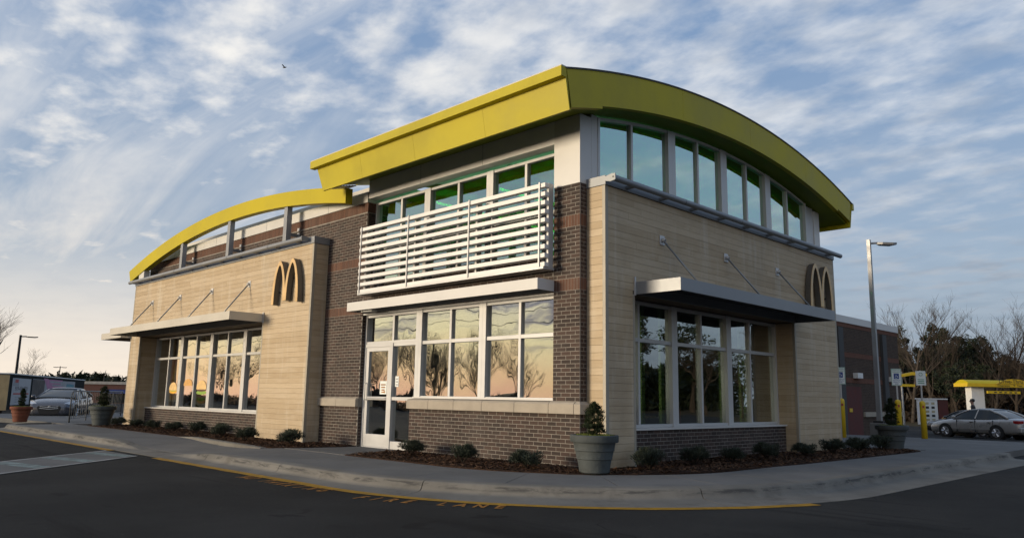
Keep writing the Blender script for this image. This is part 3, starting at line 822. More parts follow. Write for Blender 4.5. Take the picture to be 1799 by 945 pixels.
# side panel next to the door, full height
def door():
    sp = MB(); y0, y1 = .12, .25
    sp.box(-5.315, -5.235, y0-.02, y1, 0, 2.199); sp.box(-4.46, -4.366, y0-.022, y1, 0, 2.199); sp.box(-5.235, -4.46, y0, y1, 0, .16); sp.box(-5.235, -4.46, y0, y1, 1.0, 1.07); sp.box(-5.235, -4.46, y0, y1, 2.13, 2.199)
    o = sp.build('side_panel', 'frame_alu', B, bevel=.003)
    for a, b in ((.16, 1.0), (1.07, 2.13)):
        p = MB(); p.box(-5.239, -4.456, .17, .176, a-.004, b+.004); p.build('pane', 'glass', o)
    n = MB(); n.box(-5.19, -5.07, .166, .169, 1.28, 1.50); n.build('notice', 'sign_white', o)
    for k in range(3):
        n = MB(); n.box(-5.17, -5.09, .1645, .1655, 1.31+k*.06, 1.335+k*.06); n.build('notice_line', 'print_grey', o)
    # door frame and leaf
    fm = MB(); fm.box(-6.268, -6.21, .10, .25, 0, 2.199); fm.box(-6.21, -5.316, .10, .25, 2.13, 2.1985); fm.box(-6.21, -5.316, .09, .26, -.005, .018); fr = fm.build('door_frame', 'frame_alu', B, bevel=.003)
    d = MB(); d.box(-6.205, -6.11, .115, .19, .02, 2.128); d.box(-5.41, -5.318, .115, .19, .02, 2.128)
    d.box(-6.11, -5.41, .116, .189, .02, .28); d.box(-6.11, -5.41, .116, .189, 1.0, 1.07); d.box(-6.11, -5.41, .116, .189, 2.04, 2.128)
    dl = d.build('door', 'frame_alu', B, bevel=.003)
    for a, b in ((.28, 1.0), (1.07, 2.04)):
        p = MB(); p.box(-6.114, -5.406, .15, .156, a-.004, b+.004); p.build('pane', 'glass', dl)
    h = MB(); h.tube([(-6.15, .115, 1.0), (-6.15, .06, 1.0), (-6.15, .06, 1.35), (-6.15, .115, 1.35)], .012, 8); h.build('handle', 'alu', dl)
    h = MB(); h.tube([(-6.10, .115, 1.035), (-6.10, .09, 1.035), (-5.42, .09, 1.035), (-5.42, .115, 1.035)], .013, 8); h.build('push_bar', 'alu', dl)
    n = MB(); n.box(-5.70, -5.46, .146, .149, 1.12, 1.40); nn = n.build('notice', 'sign_white', dl)
    for k, wd in enumerate((.17, .14, .11)):
        n = MB(); n.box(-5.58-wd/2, -5.58+wd/2, .1445, .1455, 1.31-k*.055, 1.335-k*.055); n.build('notice_line', 'paint_orange', dl)
    n = MB(); n.prism([(-5.64, 1.17), (-5.54, 1.185), (-5.54, 1.205), (-5.50, 1.17), (-5.54, 1.135), (-5.54, 1.155), (-5.64, 1.155)], 'y', .1445, .1455); n.build('arrow', 'paint_orange', dl)
door()
s = MB(); s.box(-4.44, -.595, .05, .135, 1.052, 1.085); s.box(-2.9, -.595, .045, .0495, 1.053, 1.083); s.build('window_sill', 'white_metal', B)
s = MB(); s.box(-6.268, -.595, .02, .24, 2.842, 2.874); s.build('window_head', 'frame_alu', B)
# big shop windows in the timber volumes
window('A', .20, [(-18.55, 'edge'), (-17.46, 'thin'), (-16.42, 'thick'), (-15.39, 'thin'), (-14.27, 'thick'), (-13.25, 'thin'), (-12.15, 'thick'), (-11.1, 'thin'), (-10.08, 'edge')], .60, 2.86, [2.17], 'glass', fr=.06)
window('B', -.10, [(.93, 'edge'), (1.75, 'thin'), (2.875, 'thick'), (3.87, 'thin'), (4.92, 'thick'), (5.857, 'thin'), (7.05, 'edge')], .60, 2.86, [2.155], 'glass_shop', fr=.06)
s = MB(); s.box(-18.548, -10.08, -.05, .15, .572, .605); s.build('window_sill', 'white_metal', B)
s = MB(); s.box(.13, -.06, .991, 7.049, .572, .605); s.build('window_sill', 'white_metal', B)
# clerestory: front and curved-top side
RC, RZ, RR = 4.8, 7.10, 20.68
def ztop(y): return RZ-(RR-math.sqrt(RR*RR-(y-RC)**2))
window('A', .25, [(-6.25, 'edge'), (-5.30, 'thin'), (-4.37, 'thick'), (-3.40, 'thin'), (-2.45, 'thick'), (-1.50, 'thin'), (-.56, 'edge')], 3.51, 5.44, [4.36], 'glass_green')
window('B', -.03, [(.47, 'edge'), (1.50, 'thin'), (2.79, 'thick'), (3.79, 'thin'), (4.795, 'thick'), (5.83, 'thin'), (6.80, 'thick'), (7.83, 'thin'), (8.83, 'edge')], 4.79, 6.2, [], 'glass_green', top=lambda y: ztop(y)-.66, thick=.25)

window('A', 9.45, [(-5.7, 'edge'), (-4.4, 'thin'), (-3.1, 'thick'), (-1.8, 'thin'), (-.52, 'edge')], 4.79, 5.80, [], 'glass_green')
# ---- tower panels, roof
def tower():
    m = MB(); m.box(-.588, -.002, -.004, .30, 4.703, 5.93); m.box(-.3, 0.001, .3001, .47, 4.703, 5.99)
    p = m.build('corner_panel', 'white_metal', B)
    m = MB(); m.box(-6.25, -.59, .0, .24, 5.50, 5.92); m.build('header_panel', 'slat_white', B)
    for x in (-4.37, -2.45): 
        k = MB(); k.box(x-.003, x+.003, -.003, .001, 5.50, 5.91); k.build('panel_joint', 'grey_metal', B)
    m = MB(); m.box(-.34, -.02, 8.832, 9.28, 4.70, ztop(9.28)-.62); m.build('side_post', 'frame_alu', B)
    m = MB(); m.box(-.5, .003, 9.281, 9.60, 4.70, ztop(9.6)-.60); m.build('corner_panel', 'white_metal', B)
    # tower walls out of sight, upper floor and inner faces
    m = MB(); m.box(-6.5, -6.26, .36, 9.6, 4.5, 6.0); m.box(-6.26, -.51, 9.4, 9.6, 4.4, 4.79); m.box(-6.26, -5.7, 9.4, 9.6, 4.79, 6.0); m.build('tower_wall', 'interior_white', B)
    m = MB(); m.box(-6.259, -.35, .42, 9.39, 3.36, 3.42); m.build('upper_floor', 'interior_white', B)
    for i in range(4):
        k = MB(); y = 1.5+i*2.1; k.tube([(-.5, y, 4.4), (-3.2, y, 6.0+.15*min(i, 3-i))], .05, 6); k.tube([(-3.2, y, 6.0+.15*min(i, 3-i)), (-6.1, y, 4.4)], .05, 6); k.build('truss_bar', 'interior_white', B)
    k = MB(); k.box(-.7, -.6, .5, 9.3, 5.18, 5.25); k.build('tie_rail', 'interior_white', B)
tower()
def tower_inside():
    yy = [.45+(9.3-.45)*i/20 for i in range(21)]
    q = MB(); q.strip([(y, ztop(y)-.645) for y in yy], [(y, ztop(y)-.63) for y in yy], 'x', -6.2, -.36); q.build('tower_ceiling', 'interior_white', B)
    for x in (-1.3, -3.2, -5.1):
        q = MB(); q.tube([(x, .9, 5.42), (x, 9.0, 5.42)], .03, 8); q.build('tube_light', 'tube_glow', B)
tower_inside()
def roof():
    y0, y1, x0, x1 = -.98, 10.58, -6.80, .5
    ys = [y0+(y1-y0)*i/40 for i in range(41)]
    m = MB(); m.strip([(y, ztop(y)-.09) for y in ys], [(y, ztop(y)-.002) for y in ys], 'x', x0+.02, x1-.12)
    rf = m.build('roof', 'roof_dark', B, smooth=True); rf.data.set_sharp_from_angle(angle=rad(40))
    # curved end fascias, in panels
    def fascia(xa, xb):
        parts = [(-.98, -.02, .665), (-.02, 2.45, .62), (2.455, 5.1, .62), (5.105, 7.8, .62), (7.805, 9.62, .62), (9.62, 10.46, .56)]
        for a, b, h in parts:
            if a < -.9 and xa < -3: continue
            if a < -.9: a = -.935
            yy = [a+(b-a)*i/10 for i in range(11)]
            lo = [(y, ztop(y)-h) for y in yy]
            if a < -.9: lo[0] = (-.815, lo[1][1]-.012)
            if b > 10.4: lo[-1] = (10.37, ztop(10.3)-.52)
            q = MB(); q.strip(lo, [(y, ztop(y)-.012) for y in yy], 'x', xa, xb); o = q.build('fascia_panel', 'yellow_metal', rf)
        q = MB(); q.strip([(y, ztop(y)-.012) for y in ys], [(y, ztop(y)+.016) for y in ys], 'x', xa-.012 if xa < -3 else xa, xb+.014); q.build('roof_edge', 'roof_dark', rf)
    fascia(x1-.11, x1); fascia(x0+.03, x0+.11)
    # eaves: battered fascia panels under a gutter, front and back
    for sgn, e, inn in ((-1, -1.08, -.86), (1, 10.66, 10.40)):
        zt = ztop(-.98)
        edges = [x0-.16, -5.25, -3.45, -1.45, x1-.0]
        q = MB(); q.box(x0-.25, x1+.01, e, e-sgn*.13, zt-.16, zt+.01); q.build('gutter', 'yellow_metal', rf, bevel=.006)
        q = MB(); q.box(x0-.25, x1+.005, e-sgn*.01, e-sgn*.12, zt+.012, zt+.03); q.build('gutter_lip', 'cream_metal', rf)
        for a, b in zip(edges, edges[1:]):
            p = MB(); y_t = e-sgn*.10
            p.add([(max(a, x0)+.002, inn, zt-.665), (min(b, x1-.003)-.002, inn, zt-.665), (b-.002 if b < 0 else x1-.003, y_t, zt-.05), (a+.002, y_t, zt-.05),
                   (max(a, x0)+.002, inn-sgn*.04, zt-.665), (min(b, x1-.003)-.002, inn-sgn*.04, zt-.665), (b-.002 if b < 0 else x1-.003, y_t-sgn*.04, zt-.05), (a+.002, y_t-sgn*.04, zt-.05)],
                  [(0, 1, 2, 3), (4, 5, 6, 7), (0, 1, 5, 4), (1, 2, 6, 5), (2, 3, 7, 6), (3, 0, 4, 7)]); p.build('fascia_panel', 'yellow_metal', rf)
    yy = [-.86+(10.36+.86)*i/40 for i in range(41)]
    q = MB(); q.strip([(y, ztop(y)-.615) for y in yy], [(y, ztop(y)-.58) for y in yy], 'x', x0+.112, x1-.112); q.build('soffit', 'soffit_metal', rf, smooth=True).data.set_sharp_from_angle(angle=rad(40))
    # soffit vent by the left end
    for i in range(6):
        v = MB(); v.box(-6.66, -6.30, -.72+i*.075, -.69+i*.075, 5.655+i*.018, 5.675+i*.018); v.build('vent_slat', 'alu', rf)
roof()
# ---- parapet coping, main roof, rear wing
def rest():
    m = MB(); m.box(-19.35, -6.252, -.025, .40, 5.423, 5.665); c = m.build('parapet_coping', 'white_metal', B)
    for x in (-17.2, -14.1, -11.0, -7.9):
        k = MB(); k.box(x-.004, x+.004, -.028, 0, 5.423, 5.665); k.build('coping_joint', 'grey_metal', c)
    m = MB(); m.box(-19.0, -6.5, .42, .55, 5.3, 5.97); m.build('roof_upstand', 'cream_metal', B)
    m = MB(); m.box(-19.2, -6.27, .35, 9.3, 5.1, 5.25); m.build('flat_roof', 'roof_dark', B)
    m = MB(); m.box(-19.3, -19.1, .2, 9.3, -.3, 5.42); m.build('west_wall', 'wing_brick', B)
    m = MB(); m.box(-19.1, -4.7, 9.61, 29.1, -1.2, 4.25); wg = m.build('rear_wing', 'wing_brick', B)
    m = MB(); m.box(-19.2, -4.66, 9.62, 29.15, 4.43, 4.72); m.build('wing_coping', 'white_metal', wg)
    m = MB(); m.box(-19.1, -4.69, 9.62, 29.11, 4.2505, 4.43); m.build('soldier_band', 'wing_band', wg)
    for a in (3.0, 1.95):
        m = MB(); m.box(-18, -4.69, 9.62, 29.11, a, a+.20); m.build('soldier_band', 'wing_band', wg)
    m = MB(); m.box(-4.70, -4.62, 9.62, 15.9, .55, .75); m.box(-4.70, -4.62, 20.1, 21.6, .55, .75); m.box(-4.70, -4.62, 24.4, 29.2, .55, .75); m.build('sill_band', 'stone_sill', wg)
    for y in (15.2, 21.9, 26.8):
        m = MB(); m.box(-4.70, -4.58, y, y+.5, -.9, 4.2); m.build('recess_shade_strip', 'roof_dark', wg)  # dark strips proud of the wall; their colour stands for shade in its recesses
    for y0, y1, z1 in ((16.4, 19.9, 1.85), (22.6, 24.2, 1.8)):
        m = MB(); m.box(-4.72, -4.66, y0, y1, -1, z1); d = m.build('service_door', 'maroon_wall', wg)
        k = MB(); k.box(-4.66, -4.64, y0+.2, y0+.5, .75, .9) if y0 > 20 else k.box(-4.66, -4.64, 17.6, 18.6, .85, 1.05); k.build('door_notice', 'bollard_yellow', d)
    for y, z in ((17.4, 2.35), (21.0, 2.2), (23.5, 2.15), (27.5, 2.1)):
        m = MB(); m.box(-4.70, -4.5, y, y+.55, z, z+.22); m.build('wall_lamp', 'white_paint', wg)
    # interior, seen darkly through the glass
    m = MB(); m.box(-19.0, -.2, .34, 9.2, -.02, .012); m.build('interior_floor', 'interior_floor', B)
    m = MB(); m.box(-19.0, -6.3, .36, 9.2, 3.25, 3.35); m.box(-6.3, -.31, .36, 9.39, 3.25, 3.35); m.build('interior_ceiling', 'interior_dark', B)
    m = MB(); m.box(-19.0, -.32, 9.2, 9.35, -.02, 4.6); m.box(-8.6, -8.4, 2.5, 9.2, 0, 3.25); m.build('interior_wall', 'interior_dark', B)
    for y in (1.62, 2.55, 3.2, 4.62, 5.5, 6.35, 6.55, 6.75):
        m = MB(); m.box(-.62, -.56, y-.05, y+.05, .0, 2.9); m.build('screen_slat', 'interior_green', B)
rest()
# ---- canopies with tie rods
def canopy(x0, x1, y0, y1, z0, z1, mat, along, label_rods, outer):
    m = MB(); t = .012
    m.box(x0+t, x1-t, y0+t, y1-t, z1-.05, z1-.01)
    c = m.build('canopy', 'dark_metal', B)
    for a in ((x0, x1, y0, y0+t), (x0, x1, y1-t, y1), (x0, x0+t, y0+t, y1-t), (x1-t, x1, y0+t, y1-t)):
        q = MB(); q.box(*a, z0, z1); q.build('edge_channel', mat, c, bevel=.003)
    return c
cA = canopy(-18.62, -10.07, -1.31, -.42, 2.875, 3.085, 'cream_metal', 'x', 4, -1)
cD = canopy(-6.26, -.57, -.42, -.004, 2.885, 3.075, 'white_metal', 'x', 0, -1)
cB = canopy(.405, 1.30, .99, 7.10, 2.86, 3.075, 'canopy_metal', 'y', 3, 1)
cW = canopy(-21.35, -19.40, -.72, 7.5, 2.87, 3.08, 'cream_metal', 'y', 1, 1)
def rod(par, a, b, n):
    q = MB(); q.tube([a, b], .017, 8); q.build('tie_rod', 'grey_metal', par, smooth=True)
    q = MB()
    if n == 'A': q.box(a[0]-.07, a[0]+.07, -.418, -.402, a[2]-.085, a[2]+.085); q.tube([(a[0], -.42, a[2]+.01), (a[0], -.47, a[2]-.02)], .04, 8)
    else: q.box(.392, .408, a[1]-.075, a[1]+.075, a[2]-.085, a[2]+.085); q.tube([(.41, a[1], a[2]+.01), (.46, a[1], a[2]-.02)], .04, 8)
    q.build('rod_anchor', 'white_metal' if n == 'A' else 'alu', par, bevel=.004)
for x in (-17.66, -15.45, -13.22, -10.97): rod(cA, (x, -.43, 3.93), (x, -1.08, 3.08), 'A')
for y in (1.82, 4.08, 6.30): rod(cB, (.42, y, 3.93), (1.14, y, 3.07), 'B')
q = MB(); q.tube([(-19.40, .3, 3.95), (-20.5, .3, 3.07)], .017, 8); q.build('tie_rod', 'grey_metal', cW)
q = MB(); q.box(-10.10, -10.04, -.43, -.403, 2.86, 3.12); q.build('wall_plate', 'alu', cA); q = MB(); q.box(.392, .42, .955, .988, 2.84, 3.16); q.build('wall_plate', 'alu', cB)
q = MB(); q.box(-6.42, -6.36, -.07, -.001, 2.93, 3.05); q.build('wall_lamp', 'white_paint', B, bevel=.01)
q = MB(); q.box(-5.9, -5.5, -.3, -.15, 2.86, 2.884); q.build('soffit_lamp', 'white_paint', cD)

# ---- louvre screen over the entrance
def louvre():
    x0, x1 = -6.03, -.50
    q = MB(); q.box(x0+.02, x1-.02, -.34, -.06, 3.235, 3.272); ls = q.build('louvre_screen', 'alu', B)
    for x in (-5.6, -3.95, -2.2, -.75):
        m = MB(); m.box(x-.03, x+.03, -.10, -.002, 3.30, 4.68); m.build('mounting_post', 'grey_metal', ls)
    for i in range(10):
        z = 3.275+i*.1525
        q = MB(); q.box(x0, x1, -.33, -.225, z, z+.074); q.build('slat', 'slat_white', ls, bevel=.003)
    for x in (x0+.07, -4.28, -2.42, -.62):
        q = MB(); q.box(x-.014, x+.014, -.352, -.331, 3.26, 4.74); q.build('upright', 'alu', ls)
    for x in (x0+.12, -4.2, -2.34, x1-.04):
        q = MB(); q.box(x-.025, x+.025, -.224, -.101, 3.262, 4.735); q.build('back_rail', 'alu', ls)
louvre()
# ---- arched beam over the front volume
def arch():
    cx_, zt, R1, h = -12.2, 6.265, 30.2, .405
    a0, a1 = -20.1, -6.55
    xs = [a0+(a1-a0)*i/36 for i in range(37)]
    top = lambda x: zt-(R1-math.sqrt(R1*R1-(x-cx_)**2))
    m = MB(); lo = [(x+(.22 if i == 0 else 0), top(x)-h-.04+.085*(x-a0)/(a1-a0)) for i, x in enumerate(xs)]
    m.strip(lo, [(x, top(x)) for x in xs], 'y', -.42, -.24)
    ar = m.build('arch_beam', 'beam_yellow', B, smooth=True); ar.data.set_sharp_from_angle(angle=rad(40))
    for x in (-15.72, -12.5, -9.3):
        q = MB(); q.box(x-.08, x+.08, -.40, -.26, 4.792, top(x)-h+.02); q.build('post', 'canopy_metal', ar, bevel=.004)
        q = MB(); q.box(x-.025, x+.025, -.2595, .0, 5.02, 5.10); q.build('strut', 'grey_metal', ar)
        for z in (4.92, 5.05, 5.18):
            q = MB(); q.box(x-.05+.02, x+.07, -.03, -.002, z, z+.075); q.build('bolt_plate', 'alu', ar)
    q = MB(); q.box(-19.2, -18.75, -.39, -.2, 4.792, top(-18.9)-h+.01); q.build('end_post', 'white_metal', ar)
arch()
# ---- the two arched letter signs
def letter_sign(loc, axis, label):
    root = thing('letter_sign', label, 'sign', loc, rad(90) if axis == 'B' else 0)
    H, nS = 1.07, 22
    def w_(h, a, top): 
        t = min(1, max(0, h/top)); return a*(max(0, 1-t**2.3))**.62
    def ribs(side):
        rows = []
        for i in range(nS+1):
            h = H*math.sin(math.pi/2*i/nS); rows.append(h)
        return rows
    rows = ribs(0)
    def band(sgnx, inner_leg):
        outp, inp = [], []
        for h in rows:
            hh = h
            o = w_(h, .325, H); n = w_(h, .222, .97)
            outp.append(o); inp.append(n)
        return outp, inp
    face, ret = MB(), MB()
    for cx_ in (-.305, .305):
        for leg in (-1, 1):
            outp, inp = band(cx_, leg); lo, hi = [], []
            innerleg = (leg > 0) == (cx_ < 0)
            for h, o, n in zip(rows, outp, inp):
                if innerleg and h < .07: h = .07
                xo = cx_+leg*o; xi = cx_+leg*n
                if innerleg: xo = min(xo, -.0005) if cx_ < 0 else max(xo, .0005)
                lo.append((xi, h)); hi.append((xo, h))
            face.strip(lo, hi, 'y', -.135, -.126); ret.strip(lo, hi, 'y', -.1255, 0)
    face.build('face', 'sign_gold', root); ret.build('side_return', 'sign_dark', root)
    for x in (-.5, .5, 0):
        q = MB(); q.box(x-.02, x+.02, -.001, .03, .3, .34); q.build('stud', 'dark_metal', root)
letter_sign((-8.80, -.43, 3.245), 'A', 'golden double-arched letter sign on the sunlit timber wall left of the entrance')
letter_sign((.42, 8.26, 3.26), 'B', 'golden double-arched letter sign on the shaded timber wall near its right end')
#PART2
# ------------------------------------------------------------------ vegetation builders
def blades(m, c, n, R, H, l, wd, rnd, up=.6):
    for _ in range(n):
        a = rnd.uniform(0, 6.283); r = R*math.sqrt(rnd.random()); zf = rnd.random()
        lim = math.sqrt(max(.02, 1-zf*zf*.9)); p = Vector((c[0]+math.cos(a)*r*lim, c[1]+math.sin(a)*r*lim, c[2]+.03+H*zf*.8))
        d = Vector((math.cos(a)*r/R*.9+rnd.uniform(-.45, .45), math.sin(a)*r/R*.9+rnd.uniform(-.45, .45), up+rnd.uniform(-.25, .5))).normalized()
        s = d.cross(Vector((rnd.uniform(-1, 1), rnd.uniform(-1, 1), rnd.uniform(-1, 1)))).normalized()*wd
        q = p+d*l*rnd.uniform(.6, 1.3)
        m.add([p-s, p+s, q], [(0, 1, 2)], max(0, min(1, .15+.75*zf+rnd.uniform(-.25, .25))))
def make_shrub():
    rnd = random.Random(21); root = thing('mound_shrub', 'x', 'shrub')
    m = MB()
    for _ in range(14):
        a = rnd.uniform(0, 6.28); m.tube([(0, 0, 0), (math.cos(a)*.08, math.sin(a)*.08, .10), (math.cos(a)*.2, math.sin(a)*.2, .2)], [.008, .006, .003], 4)
    m.build('stems', 'bark', root)
    m = MB()
    for _ in range(26):
        a = rnd.uniform(0, 6.28); r = .19*math.sqrt(rnd.random()); z = rnd.uniform(.04, .20)*(1.1-r*1.8)
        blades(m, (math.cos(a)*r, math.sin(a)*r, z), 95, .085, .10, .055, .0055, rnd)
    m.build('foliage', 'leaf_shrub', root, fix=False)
    return root
shrub0 = make_shrub()
ordn = ['first', 'second', 'third', 'fourth', 'fifth', 'sixth', 'seventh', 'eighth', 'ninth']
SH = []
left = [(-18.1, -.95, .95), (-16.9, -.85, .95), (-15.6, -.8, .95), (-14.1, -.8, 1.0), (-12.6, -.8, 1.05), (-10.75, -.95, 1.1), (-9.0, -1.2, 1.1), (-7.15, -1.05, 1.15)]
for i, (x, y, sc) in enumerate(left): SH.append((x, y, sc, '%s dark green mound shrub from the left in the left mulch bed' % ordn[i]))
for (x, y, sc), l in zip([(-3.55, -.62, 1.1), (-1.75, -.92, 1.0), (-.42, -.78, 1.05)], ['dark green mound shrub beside the glass entrance door', 'dark green mound shrub midway under the brick dwarf wall', 'dark green mound shrub just left of the corner planter']): SH.append((x, y, sc, l))
for i, (x, y, sc) in enumerate([(.84, .72, 1.15), (.86, 2.0, 1.05), (.88, 3.2, 1.0), (.9, 4.5, 1.05), (.95, 6.05, 1.0), (.98, 7.35, 1.15), (1.05, 8.7, 1.2), (1.15, 9.75, 1.15)]):
    SH.append((x, y, sc, '%s dark mound shrub along the shaded right wall, counting from the corner planter' % ordn[i]))
rs_ = random.Random(8)
for i, (x, y, sc, l) in enumerate(SH):
    o = shrub0 if i == 0 else copy_tree(shrub0)
    o.location = (x, y, .012); o.rotation_euler = (0, 0, rs_.uniform(0, 6.28)); o.scale = (sc*rs_.uniform(.95, 1.15), sc*rs_.uniform(.95, 1.15), sc*rs_.uniform(.85, 1.05)); tag(o, l, 'shrub', 'mound shrubs in the mulch beds')

def planter(loc, label, mat, bush=(.15, .46), sc=1.0, seed=1):
    rnd = random.Random(seed); root = thing('planter', label, 'planter', loc); root.scale = (sc, sc, sc)
    p = [(.20, 0), (.225, .02), (.235, .10), (.255, .20), (.268, .21), (.266, .225), (.285, .32), (.30, .33), (.298, .345), (.312, .43), (.318, .445), (.352, .45), (.362, .465), (.362, .545), (.352, .555), (.318, .555), (.308, .54), (.30, .50)]
    m = MB(); m.lathe(p, 40); o = m.build('pot', mat, root, smooth=True); o.data.set_sharp_from_angle(angle=rad(40))
    m = MB(); m.lathe([(.0001, .50), (.30, .50), (.302, .515), (.0001, .53)], 24); m.build('soil', 'soil', root)
    m = MB()
    for _ in range(500):
        a = rnd.uniform(0, 6.28); r = .29*math.sqrt(rnd.random()); blades(m, (math.cos(a)*r, math.sin(a)*r, .50), 2, .02, .03, .03, .004, rnd)
    m.build('ground_cover', 'leaf_moss', root, fix=False)
    m = MB(); m.tube([(0, 0, .5), (.005, 0, .5+bush[1]*.8)], [.014, .005], 6); m.build('trunk', 'bark', root)
    m = MB()
    for _ in range(120):
        z = rnd.random()**1.15; prof = (math.sin(math.pi*min(1, (z*.86+.16)))**.6)*(1-.08*z); a = rnd.uniform(0, 6.28); r = bush[0]*prof*rnd.uniform(.35, 1.08)
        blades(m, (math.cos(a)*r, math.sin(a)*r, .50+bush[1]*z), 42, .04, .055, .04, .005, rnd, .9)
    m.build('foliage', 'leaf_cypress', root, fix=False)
planter((.70, -.50, .012), 'grey embossed planter with a small conifer at the building corner', 'pot_grey', (.155, .46), 1.0, 2)
planter((1.12, 10.62, .0), 'grey planter with a pointed conifer at the right end of the mulch bed', 'pot_grey', (.15, .60), 1.05, 3)
planter((-18.75, -1.25, .0), 'grey planter with a conifer at the left end of the building', 'pot_grey', (.17, .55), 1.12, 4)
planter((-22.9, -2.55, -.004), 'terracotta planter with a thin pointed conifer at the far left', 'terracotta', (.11, .62), .95, 5)

def grow(rnd, p, d, l, r, lev, out_, maxlev, spread):
    k = 3; pts = [p.copy()]; rs = [r]; dd = d.copy()
    for i in range(k):
        dd = (dd+Vector((rnd.uniform(-.16, .16), rnd.uniform(-.16, .16), rnd.uniform(-.05, .12)))).normalized(); pts.append(pts[-1]+dd*l/k); rs.append(r*(1-.5*(i+1)/k))
    out_[0 if lev == 0 else 1].tube(pts, rs, 7 if lev == 0 else (4 if lev < 3 else 3), .5, cap=False)
    if lev >= maxlev: return
    n = rnd.randint(4, 6) if lev else rnd.randint(6, 8)
    for i in range(n):
        t = rnd.uniform(.30 if lev else .32, 1.0); j = min(k-1, int(t*k)); q = pts[j].lerp(pts[j+1], t*k-j)
        a = rnd.uniform(0, 6.283); e = Vector((math.cos(a), math.sin(a), rnd.uniform(.25, .9))).normalized()
        nd = (dd*.75+e*spread).normalized()
        grow(rnd, q, nd, l*rnd.uniform(.45, .68), max(.006, rs[j]*rnd.uniform(.4, .6)), lev+1, out_, maxlev, spread)
def bare_tree(seed, h, r, spread=.75, mat='bark', maxlev=4):
    rnd = random.Random(seed); root = thing('bare_tree', 'x', 'tree'); o = (MB(), MB())
    grow(rnd, Vector((0, 0, -.3)), Vector((0, 0, 1)), h*.58, r, 0, o, maxlev, spread)
    o[0].build('trunk', mat, root, smooth=True, fix=False); o[1].build('crown', mat, root, fix=False); return root
def pine(seed, h, w_):
    rnd = random.Random(seed); root = thing('pine_tree', 'x', 'tree')
    m = MB(); m.tube([(0, 0, -.4), (.1, 0, h*.5), (0, .1, h*.95)], [.22, .16, .04], 7); m.build('trunk', 'bark', root)
    m = MB()
    for _ in range(75):
        z = rnd.uniform(.34, 1.0); R_ = w_*(math.sin(math.pi*(z-.25)/.85)**.7)*rnd.uniform(.3, 1.05); a = rnd.uniform(0, 6.28); c = Vector((math.cos(a)*R_, math.sin(a)*R_, h*z)); cr = rnd.uniform(.5, 1.0)*h*.075
        for _ in range(60):
            v = Vector((rnd.gauss(0, 1), rnd.gauss(0, 1), rnd.gauss(0, .7))); v = v.normalized()*cr*rnd.random()**.4; p = c+v
            a1 = Vector((rnd.gauss(0, 1), rnd.gauss(0, 1), rnd.gauss(0, 1))).normalized(); b1 = a1.cross(Vector((rnd.gauss(0, 1), rnd.gauss(0, 1), rnd.gauss(0, 1)))).normalized()
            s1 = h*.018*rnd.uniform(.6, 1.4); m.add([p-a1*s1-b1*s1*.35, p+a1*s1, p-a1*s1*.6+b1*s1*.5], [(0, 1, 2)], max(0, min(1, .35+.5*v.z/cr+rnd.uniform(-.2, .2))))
    m.build('crown', 'leaf_pine', root, fix=False); return root
def vase_tree(seed, h):
    rnd = random.Random(seed); root = thing('bare_tree', 'x', 'tree'); o = (MB(), MB())
    o[0].tube([(0, 0, -.3), (0, 0, .9)], [.10, .09], 8)
    for i in range(9):
        a = i*.785+rnd.uniform(-.3, .3); d = Vector((math.cos(a)*.34, math.sin(a)*.34, 1)).normalized()
        grow(rnd, Vector((0, 0, .7)), d, h*rnd.uniform(.42, .6), .042, 1, o, 4, .42)
    o[0].build('trunk', 'bark', root, smooth=True, fix=False); o[1].build('crown', 'bark', root, fix=False); return root
bt = [bare_tree(31, 10, .17), bare_tree(47, 9, .15, .9), bare_tree(52, 11, .16, .55, 'bark_pale'), bare_tree(63, 8, .13, 1.0, maxlev=4)]
bt += [vase_tree(81, 8.5), vase_tree(82, 7.5)]
pt = [pine(71, 9, 2.6), pine(72, 10, 2.2), pine(73, 7, 3.0)]
used = set()
def put(proto, loc, sc, rz, label, group, wx=1.0):
    o = proto if id(proto) not in used else copy_tree(proto); used.add(id(proto))
    o.location = loc; o.scale = (sc*wx, sc*wx, sc); o.rotation_euler = (0, 0, rz); tag(o, label, 'tree', group); return o
def gl(x, y): return (x, y, gz(x, y)-.02)
GR = 'trees behind the drive-through lane'
for i, (pr, x, y, sc, lab) in enumerate([
    (pt[0], -24.2, 84.1, 1.05, 'dark pine rising just over the rear brick wing'), (pt[2], -21.2, 90.0, 1.25, 'broad dark pine right of the tall twin-stemmed bare tree'),
    (pt[1], -18.6, 84.0, 1.03, 'dark round-topped pine left of the slender pale bare tree'), (pt[0], -17.8, 90.6, 1.05, 'dark pine behind the middle of the drive-through tree row'),
    (pt[1], -14.5, 84.4, .9, 'dark pine right of the forked bare tree'), (pt[2], -16.2, 95.0, 1.15, 'low wide dark pine behind the yellow drive-through canopy'),
    (pt[0], -10.9, 95.9, .80, 'dark pine nearest the right edge of the picture'), (pt[1], -22.5, 80.5, 1.0, 'narrow dark pine standing behind the two tall pale bare trees'), (pt[2], -16.5, 80.0, 1.15, 'massive dark evergreen in the middle of the tree row'),
    (pt[2], -11.9, 67.9, .82, 'bushy dark evergreen standing right behind the drive-through canopy')]):
    put(pr, gl(x, y), sc, i*1.7, lab, GR)
